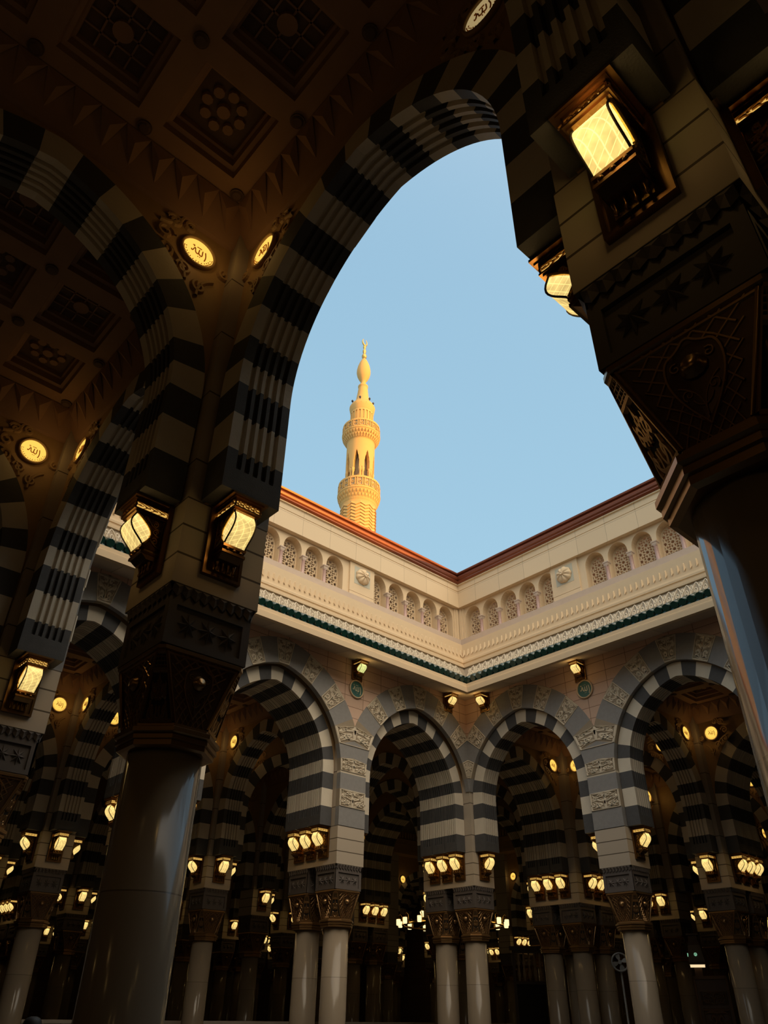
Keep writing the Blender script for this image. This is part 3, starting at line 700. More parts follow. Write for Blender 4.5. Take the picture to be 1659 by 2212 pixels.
VP = -0.525 + 1.0
PD_ = [0.80, 1.77, 2.74, 3.71, 4.68]
PD2 = [6.90 + 0.99 * k for k in range(6)]
def make_parapet(mir):
    """mir=+1: the seen corner is at +u"""
    root = empty('parapet'); UC = 9.475
    wl = MB(); cs = []
    for d in PD_: cs += [d, 2 * UC - d]
    cs += PD2
    cs = sorted(cs); hw = 0.405; zs_, zc_ = 15.63, 16.10; z0, z1 = 14.44, 16.20
    def U(d): return mir * (UC - d)
    def au(x): return zs_ + math.sqrt(max(0, 1 - (x / hw) ** 2)) * (zc_ - zs_)
    def quad(d0, d1, za0, za1, zb): wl.poly([(U(d0), VP, za0), (U(d1), VP, za1), (U(d1), VP, zb), (U(d0), VP, zb)])
    cur = 0.0
    dep = 0.34
    for c_ in cs:
        quad(cur, c_ - hw, z0, z0, z1); n = 14
        X = [hw * math.cos(PI - PI * k / n) for k in range(n + 1)]
        for k in range(n): quad(c_ + X[k], c_ + X[k + 1], au(X[k]), au(X[k + 1]), z1)
        prof = [(-hw, z0)] + [(x, au(x)) for x in X] + [(hw, z0)]
        for (x0, a0), (x1, a1) in zip(prof, prof[1:]): wl.poly([(U(c_ + x0), VP, a0), (U(c_ + x1), VP, a1), (U(c_ + x1), VP + dep, a1), (U(c_ + x0), VP + dep, a0)])
        cur = c_ + hw
    quad(cur, 2 * UC, z0, z0, z1)
    wl.build('niche_wall', ['lime'], root)
    # lattice panel, built once
    la = MB()
    def ins(x, z): return abs(x) < 0.34 and 14.5 < z < (zs_ + math.sqrt(max(0, 1 - (x / 0.345) ** 2)) * 0.40)
    def bar(x0, za, x1, zb):
        n = 10; run = []
        for k in range(n + 1):
            t = k / n; x, z = x0 + (x1 - x0) * t, za + (zb - za) * t
            if ins(x, z): run.append((x, z))
            else:
                if len(run) > 1: la.ribbon([run[0], run[-1]], lambda s, t, h: (s, -h, t), 0.032, 0.035)
                run = []
        if len(run) > 1: la.ribbon([run[0], run[-1]], lambda s, t, h: (s, -h, t), 0.032, 0.035)
    P = 0.29
    for ix in range(-2, 3):
        for iz in range(0, 8):
            cx, cz = ix * P, 14.52 + iz * P
            R8 = 0.115
            st = []
            for k in range(16):
                rr = R8 if k % 2 == 0 else 0.07
                st.append((cx + rr * math.sin(k * PI / 8), cz + rr * math.cos(k * PI / 8)))
            for k in range(16):
                a, c_ = st[k], st[(k + 1) % 16]; bar(*a, *c_)
            for k in range(0, 16, 2):
                a = st[k]; th = k * PI / 8; L_ = P / 2 if k % 4 == 0 else P / 2 * 1.2
                bar(a[0], a[1], cx + L_ * math.sin(th), cz + L_ * math.cos(th))
    fr = [(-0.345, 14.46)] + [(-0.345 * math.cos(PI * k / 14), zs_ + 0.40 * math.sin(PI * k / 14)) for k in range(15)] + [(0.345, 14.46)]
    for (x0, a0), (x1, a1) in zip(fr, fr[1:]):
        k0 = (hw / 0.345); o0 = (x0 * k0, zs_ + (a0 - zs_) * (0.47 / 0.40) if a0 > zs_ else a0); o1 = (x1 * k0, zs_ + (a1 - zs_) * (0.47 / 0.40) if a1 > zs_ else a1)
        la.poly([(x0, -0.03, a0), (x1, -0.03, a1), (o1[0], -0.03, o1[1]), (o0[0], -0.03, o0[1])]); la.poly([(x0, -0.03, a0), (x1, -0.03, a1), (x1, 0.03, a1), (x0, 0.03, a0)])
    lme = la.mesh('lattice_screen', ['lime'])
    sh = MB(); sh.lathe([(0.10, 14.44), (0.10, 14.50), (0.078, 14.54), (0.07, 15.28), (0.085, 15.30)], 14); sme = sh.mesh('colonnette', ['rose'])
    cp = MB(); cp.rings([[(x * q, y * q, z) for x, y in ((-1, -1), (1, -1), (1, 1), (-1, 1))] for q, z in ((0.07, 15.29), (0.085, 15.33), (0.095, 15.40), (0.115, 15.42), (0.115, 15.46))]); cme = cp.mesh('capital', ['sill'])
    for c_ in cs: obj('lattice_screen', lme, root, (U(c_), VP + dep, 0))
    for a, c_ in zip(cs, cs[1:]):
        if c_ - a < 1.1:
            o = obj('colonnette', sme, root, (U((a + c_) / 2), VP - 0.01, 0)); obj('capital', cme, o)
    bk = MB(); bk.box(-UC - 1.25, UC + 1.25, VP + 1.1, VP + 1.2, 14.0, 17.0); bk.build('lattice_backing', ['ceil'], root)  # added dark sheet, stands in for the shade behind the lattice holes
    b = MB(); sb = lambda o: -0.525 - o
    sweep(b, [(-1.0, 16.17), (-0.80, 16.17), (-0.80, 16.93), (-0.82, 16.94), (-0.82, 16.96), (-0.80, 16.97), (-0.80, 17.20), (-0.74, 17.22), (-0.74, 17.28)]); b.build('coping_band', ['limeblock'], root)
    b = MB(); sweep(b, [(-0.80, 17.27), (-0.72, 17.27), (-0.66, 17.33), (-0.66, 17.37), (-0.72, 17.39), (-0.66, 17.46), (-0.64, 17.54), (-0.68, 17.62), (-0.74, 17.66), (-0.64, 17.69), (-0.62, 17.75), (-0.66, 17.79), (-1.4, 17.84)]); b.build('copper_coping', ['copper'], root)
    for d in (5.58, 2 * UC - 5.58):
        p = MB(); p.box(U(d) - 0.62, U(d) + 0.62, VP - 0.07, VP + 0.1, 14.90, 16.19); p.box(U(d) - 0.62, U(d) + 0.62, VP - 0.07, VP + 0.1, 14.44, 14.885)
        pp = p.build('shell_panel', ['lime'], root)
        q = MB(); q.box(U(d) - 0.40, U(d) + 0.40, VP - 0.076, VP - 0.02, 15.27, 16.03); q.build('inset', ['shellground'], pp)
        q = MB(); n = 64; rings = []
        for rr, hh in ((1.0, 0.0), (0.97, 0.07), (0.85, 0.13), (0.65, 0.17), (0.42, 0.195), (0.2, 0.205)):
            ring = []
            for k in range(n):
                fl = abs(math.cos(k * PI * 9 / n)) ; rk = 0.34 * rr * (0.93 + 0.07 * fl); hk = hh * (0.72 + 0.28 * fl) if rr < 1 else 0
                ring.append((U(d) + rk * math.cos(2 * PI * k / n), VP - 0.075 - hk, 15.65 + rk * math.sin(2 * PI * k / n)))
            rings.append(ring)
        q.rings(rings, 0, True); sl_ = q.build('shell', ['lime'], pp)
        q = MB(); q.rings([[(U(d) + r_ * math.cos(2 * PI * k / 16), VP - 0.075 - h_, 15.65 + r_ * math.sin(2 * PI * k / 16)) for k in range(16)] for r_, h_ in ((0.065, 0.19), (0.065, 0.225), (0.045, 0.24), (0.04, 0.225), (0.0, 0.23))], 0, True); q.build('hub', ['lime'], sl_)
    for d in (0.0, 2 * UC - 0.34):
        p = MB()
        if True:
            p.box(min(U(d), U(d + .34)), max(U(d), U(d + .34)), VP - 0.05, VP + .05, 14.44, 16.19); p.box(min(U(d + .1), U(d + .24)), max(U(d + .1), U(d + .24)), VP - 0.09, VP, 14.44, 16.19)
        p.build('corner_pilaster', ['lime'], root)
    return root

# ------------------------------------------------------------------ coffered ceiling of one bay
def ceiling_mesh():
    b = MB(); H = 2.72; c0 = 0.725 * 3; P = 1.45
    # border strip and sloping cove
    for q in range(4):
        a = q * PI / 2; rt = lambda x, y, a=a: (x * math.cos(a) - y * math.sin(a), x * math.sin(a) + y * math.cos(a))
        def V(x, y, z): u, v = rt(x, y); return (u, v, z)
        b.poly([V(-2.62, -2.62, ZCEIL - 0.52), V(2.62, -2.62, ZCEIL - 0.52), V(2.3, -2.3, ZCEIL), V(-2.3, -2.3, ZCEIL)], 0)
        b.poly([V(-2.72, -2.72, ZCEIL - 0.56), V(2.72, -2.72, ZCEIL - 0.56), V(2.62, -2.62, ZCEIL - 0.52), V(-2.62, -2.62, ZCEIL - 0.52)], 0)
        b.poly([V(-2.3, -2.3, ZCEIL), V(2.3, -2.3, ZCEIL), V(c0, -c0, ZCEIL), V(-c0, -c0, ZCEIL)], 0)
        n = 13
        for k in range(n):           # star fringe: faceted points hanging down the cove
            x0 = -2.3 + 4.6 * k / n; x1 = -2.3 + 4.6 * (k + 1) / n; xm = (x0 + x1) / 2
            A, B_, T_ = V(x0, -2.27, ZCEIL - 0.02), V(x1, -2.27, ZCEIL - 0.02), V(xm * 1.08, -2.57, ZCEIL - 0.42)
            Pk = V(xm, -2.32, ZCEIL - 0.22)
            I = [b.vert(p) for p in (A, B_, T_, Pk)]
            b.face((I[0], I[1], I[3]), 0); b.face((I[1], I[2], I[3]), 0); b.face((I[2], I[0], I[3]), 0)
    for i in range(3):
        for j in range(3):
            cx, cy = (i - 1) * P, (j - 1) * P; h0, h1, h2, h3 = P / 2, 0.55, 0.47, 0.42
            lv = [(h0, ZCEIL), (h1, ZCEIL), (h1 - .02, ZCEIL + 0.10), (h2, ZCEIL + 0.12), (h2 - .02, ZCEIL + 0.24), (h3, ZCEIL + 0.26), (h3 - .01, ZCEIL + 0.34)]
            b.rings([[(cx + sx * h, cy + sy * h, z) for sx, sy in ((-1, -1), (1, -1), (1, 1), (-1, 1))] for h, z in lv], 0, capa=False, capb=False)
            h = h3 - .01; z = ZCEIL + 0.34
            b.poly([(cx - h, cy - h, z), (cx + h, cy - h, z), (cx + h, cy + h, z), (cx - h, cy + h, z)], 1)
            if (i + j) % 2:        # tiled grid and disc
                for k in range(1, 4):
                    t_ = -h + 2 * h * k / 4
                    b.box(cx + t_ - .012, cx + t_ + .012, cy - h, cy + h, z - .03, z, 0); b.box(cx - h, cx + h, cy + t_ - .012, cy + t_ + .012, z - .03, z, 0)
                b.lathe([(0.13, z - 0.06), (0.13, z)], 16, cx, cy, 0, False)
            else:                  # rosette of lobes
                b.lathe([(0.09, z - 0.07), (0.10, z)], 12, cx, cy, 0, False)
                for k in range(8):
                    a = k * PI / 4; b.lathe([(0.075, z - 0.05), (0.085, z)], 8, cx + 0.25 * math.cos(a), cy + 0.25 * math.sin(a), 0, False)
    for i in range(4):
        for j in range(4):
            cx, cy = (i - 1.5) * P, (j - 1.5) * P
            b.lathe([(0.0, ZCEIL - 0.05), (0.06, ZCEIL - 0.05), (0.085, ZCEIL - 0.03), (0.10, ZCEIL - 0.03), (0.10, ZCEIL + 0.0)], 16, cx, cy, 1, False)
    return b.mesh('ceiling', ['ceil', 'ceildark'])

# ------------------------------------------------------------------ minaret
def make_minaret():
    root = empty('minaret', (63.64 - 0.06, 77.13 + 0.05, 0), R_(12))
    b = MB(); r0 = 2.85
    b.lathe([(3.2, 0), (3.2, 40), (r0, 41), (r0, 70.2)], 48)
    def cyl(s, t, h): a = 2 * PI * s; rr = r0 + h; return (rr * math.cos(a), rr * math.sin(a), t)
    for row in range(13):
        z = 69.3 - 0.62 * row; pts = []
        for k in range(25): pts.append((k / 24, z + (0.42 if k % 2 else 0.0)))
        N = len(pts); L = []
        for s_, t_ in pts: L.append([b.vert(cyl(s_, t_ - 0.26, 0.0)), b.vert(cyl(s_, t_ - 0.26, 0.14)), b.vert(cyl(s_, t_ + 0.20, 0.03))])
        for A, B_ in zip(L, L[1:]):
            for k in range(2): b.face((A[k], A[k + 1], B_[k + 1], B_[k]))
    b.build('shaft', ['minaret'], root)
    def balcony(zb, zt, rin, rout, n):
        m = MB(); hh = zt - zb
        zc = zb + (zt - zb) * 0.44                      # top of the corbels
        m.lathe([(rin, zb - 0.2), (rin + .1, zb), (rin + 0.35 * (rout - rin), zb + 0.10 * hh), (rin + 0.62 * (rout - rin), zb + 0.25 * hh), (rout * 1.0, zc - 0.15), (rout * 1.03, zc - .05), (rout * 1.03, zc + 0.15), (rout, zc + 0.2), (rout, zc + .35), (rout - .12, zc + 0.36), (rout - .12, zt - 0.35), (rout, zt - 0.35), (rout, zt), (rout - .35, zt), (rout - .35, zc + .3), (0.2, zc + .3)], 48, smooth=False)
        bb = m.build('balcony', ['minaret'], root)
        c_ = MB()
        for row, (f0, f1) in enumerate(((0.10, 0.2), (0.24, 0.36))):
            for k in range(2 * n):
                a = 2 * PI * (k + 0.5 * row) / (2 * n); rr = rin + (rout - rin) * (0.62 if row == 0 else 0.98); zz = zb + hh * f1
                ca, sa = math.cos(a), math.sin(a); wd = 0.16
                P = lambda r_, w_, z_: (r_ * ca - w_ * sa, r_ * sa + w_ * ca, z_)
                c_.rings([[P(rr - .5, -wd, zz - .75), P(rr - .35, -wd, zz - .75), P(rr - .35, wd, zz - .75), P(rr - .5, wd, zz - .75)], [P(rr - .5, -wd, zz - .35), P(rr - .02, -wd, zz - .35), P(rr - .02, wd, zz - .35), P(rr - .5, wd, zz - .35)], [P(rr - .5, -wd, zz), P(rr + .05, -wd, zz), P(rr + .05, wd, zz), P(rr - .5, wd, zz)]])
        c_.build('corbel_row', ['minaret'], bb)
        for k in range(n):
            a = 2 * PI * k / n; p = MB(); ca, sa = math.cos(a), math.sin(a); hw = PI * rout / n * 0.80; z0, z1 = zc + .36, zt - 0.35
            P = lambda x, d, z: ((rout - .04 - d) * ca - x * sa, (rout - .04 - d) * sa + x * ca, z)
            for xa, xb, za, zb_ in ((-hw, -hw * .72, z0, z1), (hw * .72, hw, z0, z1), (-hw, hw, z0, z0 + .08), (-hw, hw, z1 - .08, z1)):
                p.rings([[P(xa, -.06, za), P(xb, -.06, za), P(xb, -.06, zb_), P(xa, -.06, zb_)], [P(xa, .05, za), P(xb, .05, za), P(xb, .05, zb_), P(xa, .05, zb_)]])
            p.rings([[P(rr * math.cos(t * PI / 6), dd, (z0 + z1) / 2 + rr * math.sin(t * PI / 6)) for t in range(12)] for rr, dd in ((hw * .5, .05), (hw * .5, -.02), (hw * .3, -.02), (hw * .3, .05))], 0)
            pn = p.build('rail_panel', ['minaret'], bb)
            q = MB(); q.poly([P(-hw, .06, z0), P(hw, .06, z0), P(hw, .06, z1), P(-hw, .06, z1)]); q.build('panel_ground', ['minshade'], pn)
    balcony(70.4, 74.5, 2.85, 3.48, 18)
    # open arcade
    b = MB(); b.lathe([(1.35, 73), (1.35, 82)], 24); b.build('core', ['minshade'], root)
    b = MB(); rr = 2.42; n = 8; zb, za = 74.0, 81.8
    for k in range(n):
        a0 = 2 * PI * k / n; da = 2 * PI / n
        def P(fa, z, r_=rr): a = a0 + da * fa; return (r_ * math.cos(a), r_ * math.sin(a), z)
        prof = [(0.24, zb + 3.2), (0.24, zb + 4.6), (0.28, zb + 4.9), (0.31, zb + 5.5), (0.37, zb + 5.8), (0.41, zb + 6.3), (0.5, zb + 6.9)]
        full = prof + [(1 - f_, z) for f_, z in prof[-2::-1]]
        for (f0, z0), (f1, z1) in zip(full, full[1:]):
            if abs(f1 - f0) < 1e-6:
                b.poly([P(f0, z0), P(f1, z1), P(f1, z1, rr - .7), P(f0, z0, rr - .7)]); continue
            b.poly([P(f0, z0), P(f1, z1), P(f1, za + .2), P(f0, za + .2)]); b.poly([P(f0, z0), P(f1, z1), P(f1, z1, rr - .7), P(f0, z0, rr - .7)])
        for f0, f1 in ((-0.24, 0.24),):
            for s_ in range(6):
                g0, g1 = f0 + (f1 - f0) * s_ / 6, f0 + (f1 - f0) * (s_ + 1) / 6
                b.poly([P(g0, zb + 3.2), P(g1, zb + 3.2), P(g1, za + .2), P(g0, za + .2)])
            b.poly([P(f0, zb + 3.2), P(f1, zb + 3.2), P(f1, zb + 3.2, rr - .7), P(f0, zb + 3.2, rr - .7)])
    b.lathe([(rr, za), (rr, 84.2)], 48, cap=False); b.build('arcade_drum', ['minaret'], root)
    for k in range(n):
        for sg in (-1, 1):
            a = 2 * PI * (k + sg * 0.13) / n; c_ = MB(); c_.lathe([(0.26, zb), (0.26, zb + .3), (0.19, zb + .4), (0.18, zb + 2.3), (0.28, zb + 2.6), (0.30, zb + 3.2)], 10, 2.16 * math.cos(a), 2.16 * math.sin(a)); c_.build('arcade_column', ['minaret'], root)
    balcony(83.6, 87.1, 2.43, 3.26, 18)
    b = MB(); b.lathe([(1.92, 85.5), (1.92, 91.0)], 32)
    for k in range(20):
        a = 2 * PI * k / 20; ca, sa = math.cos(a), math.sin(a); P = lambda r_, x, z: (r_ * ca - x * sa, r_ * sa + x * ca, z)
        b.rings([[P(1.88, -.17, z), P(2.04, -.17, z), P(2.04, .17, z), P(1.88, .17, z)] for z in (86.5, 90.2)])
    b.lathe([(2.04, 90.2), (2.06, 90.6), (2.0, 90.6)], 32, cap=False); b.build('fluted_drum', ['minaret'], root)
    b = MB(); b.lathe([(2.0, 90.4), (2.1, 90.7), (2.25, 91.5), (2.3, 92.0), (2.0, 92.6), (1.55, 93.2), (1.40, 93.4), (1.2, 94.0), (1.02, 95.4), (0.89, 96.6), (0.82, 97.0), (0.84, 97.15), (0.92, 97.25), (0.92, 97.5), (0.80, 97.7), (0.55, 98.0), (0.43, 98.5), (0.60, 98.9), (0.88, 99.4), (1.15, 100.1), (1.29, 100.9), (1.27, 101.6), (1.1, 102.6), (0.80, 103.6), (0.5, 104.3), (0.24, 104.7), (0.24, 104.85)], 36)
    b.build('dome', ['minaret'], root)
    b = MB(); n = 16
    for k in range(n):
        a0, a1 = 2 * PI * k / n, 2 * PI * (k + 1) / n; am = (a0 + a1) / 2
        P = lambda r_, a, z: (r_ * math.cos(a), r_ * math.sin(a), z)
        b.poly([P(2.05, a0, 90.7), P(2.33, am, 91.9), P(2.05, a1, 90.7)]); b.poly([P(2.05, a0, 90.7), P(2.33, am, 91.9), P(1.75, a0, 92.9)]); b.poly([P(2.33, am, 91.9), P(1.75, a1, 92.9), P(2.05, a1, 90.7)]); b.poly([P(2.33, am, 91.9), P(1.75, a1, 92.9), P(1.75, a0, 92.9)])
    b.build('zigzag_crown', ['minaret'], root)
    b = MB(); b.lathe([(0.24, 104.8), (0.45, 105.1), (0.48, 105.5), (0.3, 105.95), (0.2, 106.1), (0.33, 106.5), (0.34, 106.9), (0.2, 107.2), (0.17, 107.4), (0.28, 107.7), (0.30, 108.0), (0.14, 108.3), (0.1, 108.5)], 20)
    pts = []; rs = []
    for k in range(21):
        a = R_(110) + R_(320) * k / 20; pts.append((0.55 * math.cos(a) * 0.97, 0.55 * math.cos(a) * -0.2, 109.25 + 0.82 * math.sin(a))); rs.append(0.03 + 0.15 * math.sin(PI * k / 20))
    b.tube(pts, rs, 8); b.build('crescent_finial', ['mingold'], root)
    for a in (150, 205, 258, 300, 40, 95):
        b = MB(); aa = R_(a); b.lathe([(0.0, 93.0), (0.18, 93.05), (0.2, 93.25), (0.1, 93.42), (0, 93.45)], 8, 1.95 * math.cos(aa), 1.95 * math.sin(aa)); b.lathe([(0.05, 92.3), (0.05, 93.05)], 6, 1.95 * math.cos(aa), 1.95 * math.sin(aa)); b.build('spotlight', ['spot'], root)
    return root

# ------------------------------------------------------------------ chandelier of the domed hall
def make_chandelier(x, y, z):
    root = empty('chandelier', (x, y, z))
    b = MB(); Rg = 3.05
    b.tube([(Rg * math.cos(2 * PI * k / 48), Rg * math.sin(2 * PI * k / 48), 0) for k in range(48)], 0.07, 8, closed=True)
    b.tube([(1.6 * math.cos(2 * PI * k / 32), 1.6 * math.sin(2 * PI * k / 32), 0.5) for k in range(32)], 0.06, 8, closed=True)
    b.build('ring', ['gold'], root)
    b = MB(); b.lathe([(0.05, 1.0), (0.05, 11.8)], 8)
    for k in range(8):
        a = k * PI / 4; b.tube([(0, 0, 3.0), (1.6 * math.cos(a), 1.6 * math.sin(a), 0.5), (Rg * math.cos(a), Rg * math.sin(a), 0)], 0.035, 6)
    b.lathe([(0.0, 0.9), (0.25, 1.1), (0.3, 1.4), (0.1, 1.7), (0.05, 3.0)], 12); b.build('stem', ['gold'], root)
    def lamp(rr, a, zz, sc):
        m = MB(); ca, sa = math.cos(a), math.sin(a); r1 = rr + 0.28
        m.tube([(rr * ca, rr * sa, zz), ((rr + .05) * ca, (rr + .05) * sa, zz + 0.42), ((rr + .18) * ca, (rr + .18) * sa, zz + 0.55), (r1 * ca, r1 * sa, zz + 0.42)], 0.022, 6)
        m.lathe([(0.03, zz + 0.44), (0.06, zz + 0.36), (0.13 * sc, zz + 0.27)], 10, r1 * ca, r1 * sa)
        ar = m.build('lamp_arm', ['gold'], root)
        s = MB(); s.lathe([(0.115 * sc, zz - 0.06), (0.135 * sc, zz - 0.02), (0.14 * sc, zz + 0.25), (0.12 * sc, zz + 0.27)], 12, r1 * ca, r1 * sa); s.build('lamp_shade', ['shade'], ar)
    lamp_light('chandelier_light', 260.0, (0, 0, 1.6), root)
    for k in range(16): lamp(Rg, 2 * PI * (k + 0.35) / 16, 0.0, 0.95)
    for k in range(8): lamp(1.6, 2 * PI * (k + 0.1) / 8, 0.5, 0.9)
    return root

# ================================================================== placement
# what the photograph shows of the repeating halls (grid keys of the pieces in view) and how each piece is found
PHR = {(0, 0): 'big near right pier', (0, 1): 'big near left pier', (0, 2): 'near pier at the left edge', (1, 3): 'courtyard pier behind the big left column', (2, 3): 'courtyard pier between the left arches', (3, 3): 'courtyard corner pier', (3, 2): 'courtyard pier between the right arches', (1, 4): 'dim hall pier left of the big column', (1, 5): 'small dim pier at the left edge', (2, 4): 'nearest hall pier in the wide left arch', (2, 6): 'small hall pier beside the big column', (2, 7): 'low far pier at the left edge', (2, 8): 'low hidden pier beyond the left edge', (3, 4): 'hall pier half hidden by the left courtyard pier', (3, 5): 'second hall pier in the wide left arch', (3, 6): 'hall pier touching the big left column', (3, 8): 'low pier hugging the big left column', (3, 9): 'low pier second from the big left column', (4, 2): 'nearest hall pier in the wide right arch', (4, 3): 'four column hall pier in the right corner arch', (4, 4): 'hidden hall pier behind the corner columns', (4, 5): 'hall pier in the left corner arch', (4, 6): 'hall pier just left of the paired columns', (4, 7): 'far hall pier mid wide left arch', (4, 8): 'far pier beside the big left column', (5, 3): 'second hall pier in the wide right arch', (5, 4): 'hall pier left inside the right corner arch', (5, 7): 'far pier between the paired left columns', (5, 8): 'tiny far pier in the wide left arch', (6, 3): 'third hall pier in the wide right arch', (6, 4): 'low pier beside the right courtyard column', (6, 7): 'far hall pier below the chandelier left side', (6, 9): 'farthest tiny pier in the wide left arch', (7, 3): 'low pier at the right edge', (7, 4): 'dim far pier low in the right arch', (7, 5): 'dim pier behind the four column pier', (7, 6): 'far hall pier right of the corner columns', (7, 7): 'far hall pier left of the corner columns', (7, 8): 'tiny far pier in the left corner arch', (8, 6): 'dim farthest pier in the right corner arch', (8, 7): 'far pier between the corner columns', (8, 9): 'farthest pier in the left corner arch'}
LAB_COL = {
 (0, 0, 0, 0): 'marble column carrying the big near right pier',
 (0, 1, 0, 0): 'marble column carrying the big near left pier',
 (0, 2, 0, 0): 'marble column carrying the near pier at the left edge',
 (1, 4, 0, 0): 'marble column carrying the dim hall pier left of the big column',
 (2, 3, 0, 0): 'right of the columns carrying the courtyard pier between the left arches',
 (2, 3, 0, 1): 'left of the columns carrying the courtyard pier between the left arches',
 (2, 4, 0, 0): 'marble column carrying the nearest hall pier in the wide left arch',
 (2, 6, 0, 0): 'marble column carrying the small hall pier beside the big column',
 (2, 7, 0, 0): 'right of the columns carrying the low far pier at the left edge',
 (2, 7, 0, 1): 'left of the columns carrying the low far pier at the left edge',
 (3, 2, 0, 0): 'marble column carrying the courtyard pier between the right arches',
 (3, 3, 0, 0): 'right of the columns carrying the courtyard corner pier',
 (3, 3, 0, 1): 'left of the columns carrying the courtyard corner pier',
 (3, 4, 0, 0): 'marble column carrying the hall pier half hidden by the left courtyard pier',
 (3, 5, 0, 0): 'marble column carrying the second hall pier in the wide left arch',
 (3, 6, 0, 0): 'marble column carrying the hall pier touching the big left column',
 (3, 8, 0, 0): 'marble column carrying the low pier hugging the big left column',
 (3, 9, 0, 0): 'marble column carrying the low pier second from the big left column',
 (4, 2, 0, 0): 'left of the columns carrying the nearest hall pier in the wide right arch',
 (4, 2, 1, 0): 'right of the columns carrying the nearest hall pier in the wide right arch',
 (4, 3, 0, 0): 'third of the columns carrying the four column hall pier in the right corner arch',
 (4, 3, 0, 1): 'leftmost of the columns carrying the four column hall pier in the right corner arch',
 (4, 3, 1, 0): 'rightmost of the columns carrying the four column hall pier in the right corner arch',
 (4, 3, 1, 1): 'second of the columns carrying the four column hall pier in the right corner arch',
 (4, 4, 0, 0): 'left of the columns carrying the hidden hall pier behind the corner columns',
 (4, 4, 1, 0): 'right of the columns carrying the hidden hall pier behind the corner columns',
 (4, 5, 0, 0): 'left of the columns carrying the hall pier in the left corner arch',
 (4, 5, 1, 0): 'right of the columns carrying the hall pier in the left corner arch',
 (4, 6, 0, 0): 'left of the columns carrying the hall pier just left of the paired columns',
 (4, 6, 1, 0): 'right of the columns carrying the hall pier just left of the paired columns',
 (4, 7, 0, 0): 'second of the columns carrying the far hall pier mid wide left arch',
 (4, 7, 0, 1): 'leftmost of the columns carrying the far hall pier mid wide left arch',
 (4, 7, 1, 0): 'rightmost of the columns carrying the far hall pier mid wide left arch',
 (4, 7, 1, 1): 'third of the columns carrying the far hall pier mid wide left arch',
 (4, 8, 1, 0): 'marble column carrying the far pier beside the big left column',
 (5, 3, 0, 0): 'right of the columns carrying the second hall pier in the wide right arch',
 (5, 3, 0, 1): 'left of the columns carrying the second hall pier in the wide right arch',
 (5, 4, 0, 0): 'marble column carrying the hall pier left inside the right corner arch',
 (5, 7, 0, 0): 'marble column carrying the far pier between the paired left columns',
 (5, 8, 0, 0): 'marble column carrying the tiny far pier in the wide left arch',
 (6, 3, 0, 1): 'marble column carrying the third hall pier in the wide right arch',
 (6, 4, 0, 0): 'marble column carrying the low pier beside the right courtyard column',
 (6, 7, 0, 0): 'marble column carrying the far hall pier below the chandelier left side',
 (6, 9, 0, 0): 'marble column carrying the farthest tiny pier in the wide left arch',
 (7, 3, 0, 1): 'marble column carrying the low pier at the right edge',
 (7, 4, 0, 0): 'marble column carrying the dim far pier low in the right arch',
 (7, 5, 1, 0): 'marble column carrying the dim pier behind the four column pier',
 (7, 6, 0, 0): 'left of the columns carrying the far hall pier right of the corner columns',
 (7, 6, 1, 0): 'right of the columns carrying the far hall pier right of the corner columns',
 (7, 7, 0, 1): 'marble column carrying the far hall pier left of the corner columns',
 (7, 8, 0, 0): 'left of the columns carrying the tiny far pier in the left corner arch',
 (7, 8, 1, 0): 'right of the columns carrying the tiny far pier in the left corner arch',
 (8, 7, 0, 0): 'right of the columns carrying the far pier between the corner columns',
 (8, 7, 0, 1): 'left of the columns carrying the far pier between the corner columns',
 (8, 9, 0, 0): 'marble column carrying the farthest pier in the left corner arch',
}
